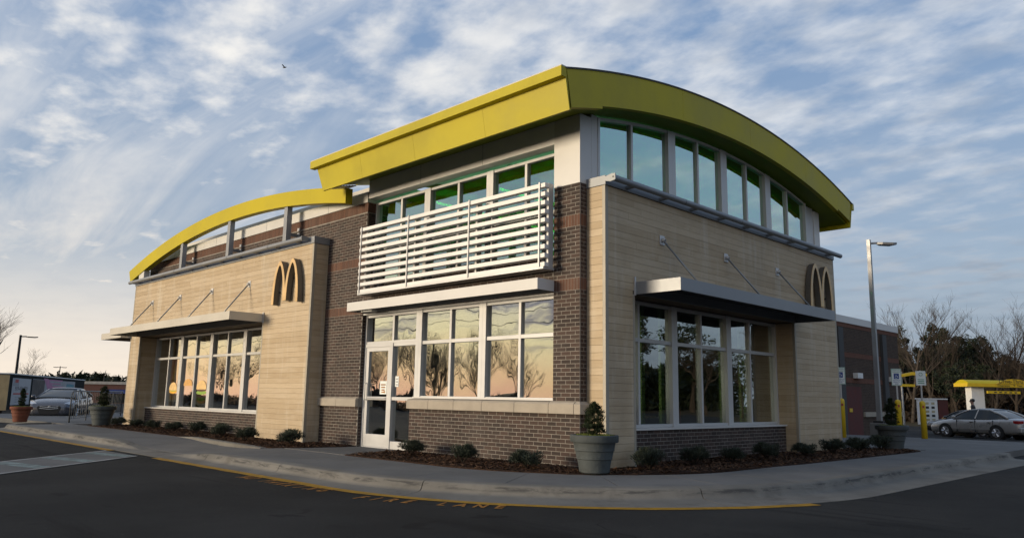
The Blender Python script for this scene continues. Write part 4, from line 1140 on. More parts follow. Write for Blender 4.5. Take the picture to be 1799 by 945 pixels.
for i, (pr, x, y, sc, lab) in enumerate([
    (bt[2], -18.9, 75.1, 1.22, 'tall pale bare tree next to the rear brick wing'), (bt[2], -17.9, 77.5, 1.26, 'tall pale bare tree, second from the rear brick wing'),
    (bt[0], -15.0, 76.1, 1.05, 'slender bare tree rising above the dark pines'), (bt[2], -13.0, 80.4, 1.12, 'forked bare tree left of the open sky gap'),
    (bt[1], -10.9, 80.1, 1.25, 'wide bare tree left of the beige building'), (bt[0], -9.9, 82.7, 1.22, 'bare tree at the right edge above the beige building'),
    (bt[3], -9.0, 62.7, .62, 'small bare tree beside the menu board'), (bt[3], -6.2, 66.0, .75, 'spreading small bare tree in front of the beige building')]):
    put(pr, gl(x, y), sc, i*2.3, lab, GR)
for i, (pr, x, y, sc, lab) in enumerate([
    (bt[1], -57.9, 2.7, 1.15, 'large bare tree cut by the left edge of the picture'), (bt[3], -64.5, 6.9, .62, 'small bare tree right of the left street lamp'),
    (bt[3], -132.0, 35.4, .60, 'low rounded bare tree on the skyline beside the building')]):
    put(pr, gl(x, y), sc, i*1.3+.5, lab, 'trees on the left skyline')
# trees and poles across the street, seen mirrored in the glass
MT = [(-41.2, -41, .85, 5, 'rightmost'), (-44.8, -39, .95, 4, 'second from the right'), (-48.3, -41, 1.0, 5, 'third from the right'), (-52, -38, .95, 4, 'fourth from the right'), (-56, -42, 1.1, 5, 'fifth from the right'), (-60, -39, .95, 4, 'sixth from the right'), (-65, -41, .9, 5, 'last on the left')]
for i, (x, y, sc, k, w_) in enumerate(MT):
    put(bt[k], (x, y, gz(x, y)-.02), sc, i*1.9, '%s of the bare trees mirrored in the entrance windows' % w_, 'mirrored trees across the street', 1.2)
for i, (x, y, sc, k, w_) in enumerate([(-86, -44, 1.15, 1, 'right-hand'), (-98, -42, 1.05, 0, 'middle'), (-112, -45, 1.2, 1, 'left-hand')]):
    put(bt[k], (x, y, gz(x, y)-.02), sc, i*1.9, '%s of the bare trees mirrored in the left shop windows' % w_, 'mirrored trees across the street', 1.3)
for i, (x, y, sc, k, pn, w_) in enumerate([(40, 54, 1.15, 0, 0, 'leftmost bare tree'), (44, 62, 1.25, 1, 1, 'leftmost dark pine'), (39, 70, 1.3, 1, 0, 'middle bare tree'), (45, 76, 1.2, 0, 1, 'middle dark pine'), (40, 84, 1.2, 0, 0, 'rightmost bare tree'), (46, 92, 1.3, 2, 1, 'rightmost dark pine')]):
    put(pt[k] if pn else bt[k], (x, y, -.5), sc, i*1.1, '%s mirrored in the large right-hand windows' % w_, 'mirrored trees beyond the side lot', 1.35)
def utility_pole(x, y, label):
    root = thing('utility_pole', label, 'pole', (x, y, gz(x, y)), group='mirrored utility poles')
    m = MB(); m.tube([(0, 0, 0), (0, 0, 13)], [.20, .13], 8); m.build('post', 'bark', root)
    m = MB(); m.box(-1.3, 1.3, -.07, .07, 11.6, 11.75); m.build('crossarm', 'bark', root)
    m = MB(); m.tube([(.35, 0, 9.2), (.35, 0, 10.2)], .25, 10); m.build('transformer', 'lamp_grey', root)
utility_pole(-42.6, -36.5, 'utility pole across the street mirrored in the right of the middle front window'); utility_pole(-50.6, -37, 'utility pole across the street mirrored in the left of the middle front window')
for i, z in enumerate((8.0, 8.9, 11.6)):
    m = MB(); m.tube([(-130+10*k, -36.6+.1*math.sin(k), z-.35*math.sin(math.pi*((k % 4)/4))) for k in range(15)], .025, 4)
    tag(m.build('overhead_wire', 'black_plastic'), ['lowest', 'middle', 'topmost'][i]+' dark overhead wire mirrored across the front windows', 'wire', 'mirrored overhead wires')
def brush(name, pts, h, n, sz, label, mat='leaf_brush', seed=3):
    rnd = random.Random(seed); m = MB()
    for _ in range(n):
        k = rnd.randrange(len(pts)-1); t = rnd.random(); x = pts[k][0]+(pts[k+1][0]-pts[k][0])*t+rnd.gauss(0, 1.2); y = pts[k][1]+(pts[k+1][1]-pts[k][1])*t+rnd.gauss(0, 1.2)
        hh = h*(.55+.45*math.sin(x*.9+y*.43)**2*(.6+.4*math.sin(x*.31+2))); z = gz(x, y)+hh*rnd.random()**.8
        a = Vector((rnd.gauss(0, 1), rnd.gauss(0, 1), rnd.gauss(0, 1.6))).normalized(); b = a.cross(Vector((rnd.gauss(0, 1), rnd.gauss(0, 1), rnd.gauss(0, 1)))).normalized(); s1 = sz*rnd.uniform(.5, 1.5); p = Vector((x, y, z))
        m.add([p-a*s1-b*s1*.3, p+a*s1, p+b*s1*.45], [(0, 1, 2)], rnd.random())
    tag(m.build(name, mat, fix=False), label, kind='stuff')
brush('woodland_brush', [(-34, 86), (-26, 92), (-14, 100), (-4, 108), (6, 114)], 9.5, 42000, .45, 'brown winter undergrowth filling the wood behind the drive-through')
brush('woodland_brush', [(-30, 80), (-20, 82), (-12, 88), (2, 98)], 5.0, 16000, .35, 'low brown brush in front of the wood', seed=9)
brush('distant_woods', [(-190, 5), (-178, 22), (-170, 34), (-158, 46), (-150, 56)], 5.6, 20000, .7, 'far dark line of evergreen woods on the left skyline', 'leaf_pine', 5)
brush('side_lot_brush', [(44, 44), (48, 58), (52, 74), (56, 92), (60, 115)], 7.5, 16000, .6, 'dark brush mirrored along the large right-hand windows', 'leaf_pine', 12)
brush('roadside_brush', [(-140, -52), (-100, -50), (-70, -49), (-30, -55), (-20, -60)], 1.9, 14000, .35, 'low dark roadside brush mirrored along the foot of the front windows', seed=6)

# ------------------------------------------------------------------ street furniture on the right
def bollard(x, y, label, sign):
    root = thing('bollard', label, 'bollard', (x, y, gz(x, y)+.145), group='yellow sign bollards')
    m = MB(); m.lathe([(.095, -.05), (.095, 1.16), (.088, 1.21), (.065, 1.245), (.03, 1.262), (.001, 1.265)], 16); o = m.build('post_sleeve', 'bollard_yellow', root, smooth=True)
    m = MB(); m.box(-.03, .03, -.098, -.09, 1.02, 1.10); m.build('sticker', 'red_plastic', root)
    m = MB(); m.box(-.025, .025, -.02, .02, 1.2, 2.28); m.build('sign_post', 'galv', root)
    if sign == 'none': return
    # the plate faces the camera side
    root.rotation_euler = (0, 0, rad(32))
    m = MB(); m.box(-.155, .155, -.034, -.024, 1.72, 2.28) if sign == 'ada' else m.box(-.155, .155, -.034, -.024, 1.78, 2.26); pl = m.build('sign_plate', 'sign_white', root)
    gm = 'sign_green'
    if sign == 'ada':
        m = MB()
        for a in ((-.15, .15, 2.262, 2.275), (-.15, .15, 1.725, 1.738), (-.15, -.138, 1.738, 2.262), (.138, .15, 1.738, 2.262)): m.box(a[0], a[1], -.0365, -.0345, a[2], a[3])
        m.build('border', gm, pl)
        m = MB(); m.box(-.08, .08, -.037, -.0345, 1.94, 2.12); sq = m.build('symbol_panel', 'sign_blue', pl)
        m = MB(); m.tube([(-.01, -.039, 2.085), (-.008, -.039, 2.03), (.03, -.039, 2.03), (.048, -.039, 1.985)], .009, 6)
        m.tube([(.03*math.cos(t*.6+1.9)-.012, -.039, 1.998+.034*math.sin(t*.6+1.9)) for t in range(8)], .006, 6); m.build('wheelchair_symbol', 'sign_white', pl)
        for tt_, z_ in (('RESERVED', 2.20), ('PARKING', 2.14)): text('sign_text', tt_, .055, gm, pl, frame_mat((0, -.0352, z_), (1, 0, 0), (0, 0, 1)))
        for tt_, z_ in (('MAXIMUM', 1.875), ('PENALTY', 1.82), ('$250', 1.765)): text('sign_text', tt_, .05, 'sign_blue', pl, frame_mat((0, -.0352, z_), (1, 0, 0), (0, 0, 1)))
    else:
        m = MB(); m.tube([(.055*math.cos(t*.7), -.036, 2.15+.055*math.sin(t*.7)) for t in range(10)], .007, 6); m.build('ring_symbol', gm, pl)
        for k in range(3):
            m = MB(); m.box(-.1, .1, -.0365, -.0345, 1.84+k*.06, 1.865+k*.06); m.build('text_line', gm, pl)
bollard(-2.30, 16.16, 'yellow bollard half hidden behind the right end of the timber wall', 'ada')
bollard(-1.03, 17.6, 'yellow bollard with a blue accessible parking sign behind the right planter', 'ada')
bollard(-.63, 18.74, 'yellow bollard with a small green and white sign near the silver sedan', 'grn')
def street_lamp(loc, h, label, mat, base=True, arm=(.707, .707), hs=1.0, double=False):
    root = thing('street_lamp', label, 'street lamp', loc)
    if base:
        m = MB(); m.box(-.24, .24, -.24, .24, -.2, .50); m.build('concrete_base', 'concrete', root, bevel=.02)
        m = MB(); m.box(-.15, .15, -.15, .15, .501, .56); m.build('base_cover', 'black_plastic', root)
    z0 = .5 if base else -.2; w0, w1 = .070*hs, .055*hs
    m = MB(); m.add([(sx*w0, sy*w0, z0) for sx, sy in ((-1, -1), (1, -1), (1, 1), (-1, 1))]+[(sx*w1, sy*w1, h) for sx, sy in ((-1, -1), (1, -1), (1, 1), (-1, 1))], [(0, 1, 2, 3), (4, 5, 6, 7), (0, 1, 5, 4), (1, 2, 6, 5), (2, 3, 7, 6), (3, 0, 4, 7)])
    m.build('pole', mat, root)
    a = Vector((arm[0], arm[1], 0)).normalized(); s_ = Vector((-a.y, a.x, 0)); up = Vector((0, 0, 1))
    for sg in ((1, -1) if double else (1,)):
        m = MB(); p0 = a*sg*.05+up*(h-.12); p1 = a*sg*.32*hs+up*(h-.10); m.tube([p0, p1], .035*hs, 8); m.build('arm', mat, root)
        m = MB(); pr = [(.26, .02, -.13), (.40, .15, -.15), (.75, .17, -.16), (.92, .05, -.13)]; pt_, pb_ = [], []
        for u, w1_, zb in pr:
            c = a*sg*u*hs+up*h
            pt_ += [tuple(c+s_*w1_*hs+up*(zb+.05)), tuple(c-s_*w1_*hs+up*(zb+.05))]; pb_ += [tuple(c+s_*w1_*hs*.9+up*(zb-.02)), tuple(c-s_*w1_*hs*.9+up*(zb-.02))]
        fs = []
        for i in range(3):
            i2 = 2*i; fs += [(i2, i2+1, i2+3, i2+2), (8+i2, 8+i2+2, 8+i2+3, 8+i2+1), (i2, i2+2, 8+i2+2, 8+i2), (i2+1, 8+i2+1, 8+i2+3, i2+3)]
        fs += [(0, 8, 9, 1), (6, 7, 15, 14)]; m.add(pt_+pb_, fs); m.build('lamp_head', mat, root)
street_lamp((-1.25, 16.5, -.003), 6.5, 'tall grey area light on a concrete base at the right', 'lamp_grey')
street_lamp((-62.6, 5.9, gz(-62.6, 5.9)), 5.75, 'dark street lamp with a single head at the far left', 'black_plastic', False, (.3, .95), 1.3)
street_lamp((-94.3, 17.3, gz(-94.3, 17.3)), 4.3, 'distant twin-headed lamp above the dark trailer', 'black_plastic', False, (.25, .97), .75, True)
street_lamp((-123.3, 31.3, gz(-123, 31)), 4.6, 'distant twin-headed lamp beside the brick store', 'black_plastic', False, (.25, .97), .85, True)

# ------------------------------------------------------------------ vehicles
plain('car_window', (.010, .015, .017), .06, 0, var=.1, spec=.45)
def car(name, label, loc, head, paint, kind, group='parked and passing cars'):
    root = thing(name, label, 'car', loc, math.atan2(head[1], head[0]), group)
    if kind == 'sedan':
        Lh, W, st, wb, wr = 2.40, .89, [(2.40, .30, .58, .62), (2.30, .22, .68, .78), (2.0, .20, .76, .86), (1.4, .20, .87, .89), (.9, .20, .94, .89), (0, .20, .95, .89), (-.9, .20, .96, .89), (-1.6, .20, 1.0, .88), (-2.1, .22, .99, .85), (-2.33, .28, .93, .80), (-2.40, .34, .80, .70)], (1.36, -1.31), .315
        cab = [(1.05, .955, .72), (.62, 1.19, .66), (.22, 1.345, .60), (-.3, 1.395, .585), (-.9, 1.36, .58), (-1.35, 1.20, .62), (-1.80, 1.0, .66)]; base = .80; ri = (2, 4)
    elif kind == 'hatch':
        Lh, W, st, wb, wr = 2.15, .89, [(2.14, .30, .55, .50), (2.10, .20, .66, .70), (1.92, .18, .78, .83), (1.55, .18, .88, .885), (1.0, .19, .99, .89), (.2, .20, 1.0, .89), (-.9, .20, 1.02, .89), (-1.6, .20, 1.04, .88), (-2.0, .24, 1.02, .83), (-2.15, .32, .85, .72)], (1.32, -1.33), .325
        cab = [(1.18, .98, .72), (.60, 1.19, .64), (.10, 1.335, .575), (-.4, 1.385, .56), (-1.2, 1.36, .55), (-1.65, 1.27, .56), (-2.0, 1.05, .64)]; base = .81; ri = (2, 5)
    else:
        Lh, W, st, wb, wr = 2.40, .95, [(2.40, .36, .70, .66), (2.28, .28, .86, .84), (1.9, .26, .98, .93), (1.1, .26, 1.08, .95), (0, .26, 1.10, .95), (-1.2, .26, 1.12, .95), (-2.1, .28, 1.12, .93), (-2.38, .34, 1.05, .86)], (1.45, -1.42), .36
        cab = [(1.15, 1.09, .78), (.7, 1.42, .73), (.3, 1.68, .68), (-.6, 1.78, .67), (-1.9, 1.75, .66), (-2.2, 1.6, .68), (-2.36, 1.12, .74)]; base = .87; ri = (2, 5)
    def sec(x, zb, zt, hw):
        h = zt-zb; pts = [(0, zb), (hw*.82, zb), (hw*.96, zb+h*.13), (hw*.995, zb+h*.38), (hw, zb+h*.62), (hw*.97, zb+h*.82), (hw*.90, zt-h*.05), (hw*.74, zt+.005), (0, zt+.03)]
        full = pts+[(-a, b) for a, b in pts[-2:0:-1]]; return [(x, a, b) for a, b in full]
    m = MB(); S = [sec(*q) for q in st]; n = len(S[0])
    for q in S: m.v += q
    for i in range(len(S)-1):
        for j in range(n): m.f.append((i*n+j, i*n+(j+1) % n, (i+1)*n+(j+1) % n, (i+1)*n+j))
    m.f += [tuple(range(n)), tuple((len(S)-1)*n+j for j in range(n))]; m.t = [.5]*len(m.f)
    body = m.build('body', paint, root, smooth=True); sm = body.modifiers.new('sub', 'SUBSURF'); sm.levels = sm.render_levels = 1
    # glasshouse
    m = MB()
    for x, z, hw in cab:
        t = (z-.93)/.45; m.v += [(x, base-.02*(abs(x) > 1.2), min(z-.01, .93 if kind != 'suv' else 1.08)), (x, hw, z), (x, hw*.6, z+.018), (x, -hw*.6, z+.018), (x, -hw, z), (x, -base+.02*(abs(x) > 1.2), min(z-.01, .93 if kind != 'suv' else 1.08))]
    for i in range(len(cab)-1):
        for j in range(5): m.f.append((i*6+j, i*6+j+1, (i+1)*6+j+1, (i+1)*6+j))
    m.f += [tuple(range(6)), tuple(6*(len(cab)-1)+j for j in range(6))]; m.t = [.5]*len(m.f)
    m.build('glasshouse', 'car_window', root, smooth=True).data.set_sharp_from_angle(angle=rad(28))
    m = MB(); rr = cab[ri[0]:ri[1]+1]
    for x, z, hw in rr: m.v += [(x, hw+.015, z-.03), (x, hw*.97, z+.022), (x, hw*.5, z+.045), (x, -hw*.5, z+.045), (x, -hw*.97, z+.022), (x, -hw-.015, z-.03)]
    for i in range(len(rr)-1):
        for j in range(5): m.f.append((i*6+j, i*6+j+1, (i+1)*6+j+1, (i+1)*6+j))
    m.f += [tuple(range(6)), tuple(6*(len(rr)-1)+j for j in range(6))]; m.t = [.5]*len(m.f)
    m.build('roof', paint, root, smooth=True)
    zb_ = .94 if kind != 'suv' else 1.09
    for s in (-1, 1):
        m = MB(); m.tube([(x, s*(hw+.008), z) for x, z, hw in [(cab[0][0], zb_, base-.02)]+cab[1:ri[0]+1]], .032, 6); m.build('front_pillar', paint, root, smooth=True)
        m = MB(); m.tube([(x, s*(hw+.008), z) for x, z, hw in cab[ri[1]:-1]]+[(cab[-1][0], s*(base-.07), cab[-1][1])], [.04]+[.06]*(len(cab)-ri[1]-1), 6); m.build('rear_pillar', paint, root, smooth=True)
        m = MB(); m.tube([(-.22, s*(base-.002), zb_), (-.30, s*(cab[3][2]+.012), cab[3][1]-.03)], .028, 6); m.build('centre_pillar', paint if kind == 'sedan' else 'black_plastic', root)
        m = MB(); m.tube([(.75, s*(W+.0), zb_+.0), (.72, s*(W+.12), zb_+.06)], .03, 6); m.lathe([(.001, -.07), (.07, -.06), (.085, 0), (.07, .06), (.001, .07)], 10, (.72, s*(W+.15), zb_+.07)); m.build('mirror', paint, root, smooth=True)
        for x in wb:
            m = MB(); m.tube([(x, s*(W-.25), wr+.01), (x, s*(W+.004), wr+.01)], wr+.055, 24); m.build('wheel_arch', 'black_plastic', root)
            m = MB(); m.tube([(x, s*(W-.20), wr), (x, s*(W+.012), wr)], wr, 24); wl = m.build('wheel', 'rubber', root)
            m = MB(); m.tube([(x, s*(W+.005), wr), (x, s*(W+.016), wr)], wr*.66, 20); m.build('rim', 'galv', wl)
            for k in range(6):
                a = k*math.pi/3; m = MB(); d = Vector((math.cos(a), 0, math.sin(a))); p = Vector((x, s*(W+.018), wr)); m.tube([p+d*.04, p+d*wr*.6], [.035, .045], 4); m.build('spoke', 'rim_silver', wl)
        # door seams, handles, sill moulding
        for x in (.72, -.24, -1.15):
            m = MB(); m.box(x-.006, x+.006, s*(W-.05), s*(W+.0015), .32, zb_-.06); m.build('door_seam', 'black_plastic', root)
        for x in (-.05, -.98):
            m = MB(); m.box(x-.09, x+.09, s*(W-.03), s*(W+.014), zb_-.16, zb_-.125); m.build('door_handle', paint, root)
        m = MB(); m.box(-1.0, 1.0, s*(W-.06), s*(W+.006), .44, .49); m.build('side_moulding', paint, root)
    xf, xr = st[0][0], st[-1][0]
    if kind == 'hatch':
        m = MB(); m.prism([(-.40, .62), (.40, .62), (.47, .56), (.36, .30), (.24, .26), (-.24, .26), (-.36, .30), (-.47, .56)], 'x', 1.96, 2.155); m.build('grille', 'black_plastic', root)
        for z in (.575, .50): m = MB(); m.tube([(2.165, -.36, z+.02), (2.175, 0, z-.015), (2.165, .36, z+.02)], .009, 6); m.build('grille_bar', 'chrome', root)
        m = MB(); m.tube([(2.18, .06*math.cos(t*.53), .585+.032*math.sin(t*.53)) for t in range(13)], .006, 5); m.tube([(2.18, -.03, .56), (2.18, -.015, .61)], .006, 5); m.tube([(2.18, .03, .61), (2.18, .015, .56)], .006, 5); m.tube([(2.18, -.022, .585), (2.18, .022, .585)], .006, 5); m.build('emblem', 'chrome', root)
        for s in (-1, 1):
            m = MB(); m.add([(2.06, s*.48, .66), (1.93, s*.80, .70), (1.62, s*.882, .83), (1.72, s*.80, .86), (1.98, s*.56, .75), (2.00, s*.48, .655), (1.88, s*.78, .68), (1.55, s*.84, .80), (1.66, s*.75, .84), (1.92, s*.55, .73)],
                            [(0, 1, 2, 3, 4), (5, 6, 7, 8, 9), (0, 1, 6, 5), (1, 2, 7, 6), (2, 3, 8, 7), (3, 4, 9, 8), (4, 0, 5, 9)]); m.build('headlight', 'lamp_clear', root)
            m = MB(); m.add([(2.12, s*.50, .33), (1.97, s*.78, .42), (1.93, s*.80, .47), (2.09, s*.56, .36), (2.05, s*.50, .33), (1.9, s*.76, .42), (1.86, s*.78, .47), (2.02, s*.56, .36)], [(0, 1, 2, 3), (4, 5, 6, 7), (0, 1, 5, 4), (1, 2, 6, 5), (2, 3, 7, 6), (3, 0, 4, 7)]); m.build('fog_light', 'lamp_clear', root)
        m = MB(); m.box(1.9, 2.13, -.68, .68, .16, .22); m.build('front_lip', 'black_plastic', root)
    else:
        zz = .62 if kind == 'sedan' else .75
        for s in (-1, 1):
            m = MB(); m.box(xr+.02, xr+.30, s*.46, s*(.815 if kind == 'sedan' else .90), zz+.14, zz+.29); m.build('tail_light', 'tail_red', root, bevel=.02)
            m = MB(); m.box(xf-.25, xf-.04, s*.42, s*.76, zz-.05, zz+.07); m.build('headlight', 'lamp_clear', root, bevel=.02)
        m = MB(); m.box(xr-.03, xr+.25, -.78, .78, .36, .60); m.build('rear_bumper', paint, root, bevel=.05)
        m = MB(); m.box(xr-.005, xr+.05, -.16, .16, zz+.12, zz+.26); m.build('licence_plate', 'sign_white', root)
        m = MB(); m.box(xf-.12, xf+.02, -.4, .4, .42, .56); m.build('grille', 'black_plastic', root)
    return root
car('parked_car', 'grey hatchback facing the camera in front of the dark trailer', (-31.9, 1.15, -.20), (.876, -.48), 'car_greyblue', 'hatch')
car('parked_car', 'silver sedan seen from its left rear in the drive-through lane', (-2.53, 33.66, gz(-2, 33.6)), (-.914, .39), 'car_silver', 'sedan')
car('parked_car', 'pale sport utility with dark windows behind the silver sedan', (.2, 36.2, gz(0, 36.2)), (-.914, .39), 'car_champagne', 'suv')
car('parked_car', 'dark car showing only its bonnet beyond the silver sedan', (-4.15, 38.05, gz(-4, 38)), (-.914, .39), 'car_dark', 'sedan')

# ------------------------------------------------------------------ drive-through furniture
def drive_thru():
    # yellow canopy on a white column
    ax = Vector((.60, .80, 0)); ang = math.atan2(ax.y, ax.x)
    root = thing('drive_through_canopy', 'yellow drive-through order canopy on a white column with lettering', 'canopy', (-8.6, 52.4, gz(-8, 52)), ang)
    b = 0.76+.0
    m = MB(); m.box(.35, 6.5, -.7, .7, 2.38+b, 2.62+b); rf = m.build('roof_band', 'bollard_yellow', root)
    m = MB(); lo = [(-.69+1.38*i/10, 2.621+b) for i in range(11)]; hi = [(y, z+.001+.26*(1-(y/.69)**2)) for y, z in lo]; m.strip(lo, hi, 'x', .45, 6.5); m.build('roof_top', 'beam_yellow', root)
    m = MB(); m.prism([(2.6, 2.625+b), (3.0, 2.80+b), (3.5, 2.93+b), (4.0, 2.97+b), (4.5, 2.93+b), (5.0, 2.80+b), (5.4, 2.625+b)], 'y', -.76, -.705); m.build('arched_sign', 'bollard_yellow', root)
    text('sign_text', 'Drive-Thru', .42, 'print_dark', root, frame_mat((3.75, -.775, 2.66+b), (1, 0, 0), (0, 0, 1)))
    for tt_, x_ in (('Clearance', 3.2), ('9', 4.05), ('Feet', 4.5)): text('sign_text', tt_, .24, 'print_dark', root, frame_mat((x_, -.712, 2.42+b), (1, 0, 0), (0, 0, 1)))
    m = MB(); m.box(.95, 1.95, -.3, .3, -.1, 2.379+b); m.build('column', 'white_paint', root)
    m = MB(); m.box(1.9, 4.5, -.72, -.6, 1.92+b, 2.1+b); m.build('clearance_bar', 'bollard_yellow', root)
    for k in range(5):
        m = MB(); m.box(2.4+k*.4, 2.6+k*.4, -.73, -.721, 1.97+b, 2.05+b); m.build('bar_mark', 'print_dark', root)
    m = MB(); m.box(5.3, 5.75, -.9, -.5, -.1, 2.65+b); m.build('column', 'panel_grey', root)
    root = thing('menu_board', 'white menu board cabinet with a dark maroon panel left of the silver sedan', 'menu board', (-6.7, 40.2, gz(-6, 40)), rad(38))
    m = MB(); m.box(-.75, .28, -.12, .22, .55, 2.0); m.build('cabinet', 'white_paint', root)
    m = MB(); m.box(-.82, .86, -.16, .26, 2.001, 2.07); m.build('cap', 'white_paint', root)
    m = MB(); m.box(.32, .86, -.12, .1, .55, 1.98); d = m.build('promo_panel', 'maroon_wall', root)
    m = MB(); m.lathe([(.001, 0), (.16, .05), (.18, .16), (.10, .24), (.001, .26)], 14, (.6, -.05, .75)); m.build('promo_picture', 'bun', d)
    for a, c in ((-.30, 'print_grey'), (.02, 'print_grey')):
        m = MB(); m.box(a-.12, a+.12, -.135, -.1205, .70, 1.92); p = m.build('menu_panel', 'sign_white', root)
        for k in range(5):
            q = MB(); q.box(a-.09, a+.09, -.1405, -.1355, .76+k*.235, .90+k*.235); q.build('menu_picture', 'print_dark' if k % 2 else 'print_tan', p)
    m = MB(); m.box(-.6, -.4, -.05, .1, -.1, .55); m.box(.2, .4, -.05, .1, -.1, .55); m.build('legs', 'dark_metal', root)
    root = thing('clearance_sign', 'pair of yellow clearance bars behind the corner of the rear brick wing', 'sign', (-9.6, 44.5, gz(-9, 44)), ang)
    m = MB(); m.tube([(-.1, 0, 0), (-.1, 0, 3.9)], .06, 8); m.build('post', 'galv', root)
    m = MB(); m.strip([(-.2, 3.52), (.7, 3.68), (1.7, 3.62)], [(-.2, 3.70), (.7, 3.88), (1.7, 3.80)], 'y', -.08, .08); m.build('top_bar', 'bollard_yellow', root)
    m = MB(); m.box(-.2, .8, -.08, .08, 2.92, 3.08); m.build('lower_bar', 'bollard_yellow', root)
drive_thru()
def person():
    root = thing('person', 'person in a dark jacket turned left behind the silver sedan', 'person', (-3.35, 35.5, gz(-3, 35.5)), rad(190)); root.scale = (1.08, 1.08, 1.08)
    # one continuous body grown from a skeleton; x forward, y left
    J = {'pel': (0, 0, .96, .14), 'sp': (0, 0, 1.15, .135), 'ch': (0, 0, 1.36, .15), 'nk': (.015, 0, 1.52, .058), 'hd0': (.03, 0, 1.60, .075), 'hd': (.035, 0, 1.69, .092), 'hd1': (.025, 0, 1.765, .065)}
    E = [('pel', 'sp'), ('sp', 'ch'), ('ch', 'nk'), ('nk', 'hd0'), ('hd0', 'hd'), ('hd', 'hd1')]
    for s, n in ((1, 'l'), (-1, 'r')):
        J.update({'hip'+n: (0, s*.09, .92, .095), 'kn'+n: (.03, s*.10, .50, .065), 'an'+n: (0, s*.10, .09, .045), 'toe'+n: (.16, s*.11, .04, .04), 'sh'+n: (0, s*.18, 1.43, .075), 'el'+n: (-.03, s*.24, 1.15, .052), 'wr'+n: (.12, s*.22, .95, .036), 'ha'+n: (.18, s*.215, .90, .04)})
        E += [('pel', 'hip'+n), ('hip'+n, 'kn'+n), ('kn'+n, 'an'+n), ('an'+n, 'toe'+n), ('ch', 'sh'+n), ('sh'+n, 'el'+n), ('el'+n, 'wr'+n), ('wr'+n, 'ha'+n)]
    ks = list(J); me = bpy.data.meshes.new('body'); me.from_pydata([J[k][:3] for k in ks], [(ks.index(a), ks.index(b)) for a, b in E], [])
    ob = bpy.data.objects.new('body', me); col.objects.link(ob); ob.parent = root
    md = ob.modifiers.new('skin', 'SKIN'); sv = me.skin_vertices[0].data
    for i, k in enumerate(ks): sv[i].radius = (J[k][3], J[k][3]); sv[i].use_root = (k == 'pel')
    md.use_smooth_shade = True; ss = ob.modifiers.new('sub', 'SUBSURF'); ss.levels = ss.render_levels = 2
    m = new_mat('person_mat'); tcn = N('ShaderNodeTexCoord'); sp = N('ShaderNodeSeparateXYZ'); L(tcn.outputs['Object'], sp.inputs[0])
    c = MIX(MR(sp.outputs[2], 1.515, 1.52), (.014, .014, .016), (.36, .20, .14)); out(princ(c, .7)); me.materials.append(m)
    h = MB(); pr = []
    h.lathe([(.09, -.03), (.104, .02), (.102, .06), (.075, .105), (.001, .125)], 18, (.008, 0, 1.69)); h.build('hair', 'hair_black', root, smooth=True)
    f = MB(); f.tube([(.105, 0, 1.70), (.145, 0, 1.655), (.11, 0, 1.65)], [.012, .017, .012], 6); f.build('nose', 'skin', root, smooth=True)
    for s in (-1, 1):
        f = MB(); f.lathe([(.001, -.012), (.012, 0), (.001, .012)], 8, (.122, s*.036, 1.70)); f.build('eye', 'print_dark', root)
        f = MB(); f.lathe([(.001, -.03), (.014, 0), (.001, .03)], 8, (.03, s*.098, 1.685)); f.build('ear', 'skin', root)
    f = MB(); f.box(.112, .124, -.03, .03, 1.618, 1.626); f.build('mouth', 'red_plastic', root)
    f = MB(); f.tube([(.06, .05, 1.50), (.12, 0, 1.40), (.06, -.05, 1.50)], .014, 6); f.build('collar', 'cloth_white', root)
    for s in (-1, 1):
        f = MB()
        for k, (dy, ln) in enumerate(((-.027, .06), (-.009, .075), (.009, .07), (.026, .055))): f.tube([(.19, s*.215+dy, .885), (.215, s*.215+dy, .865-ln*.5), (.205, s*.215+dy, .865-ln)], [.009, .008, .006], 5)
        f.tube([(.19, s*.185, .90), (.225, s*.175, .875), (.235, s*.178, .85)], [.010, .009, .007], 5); f.build('fingers', 'skin', root)
person()

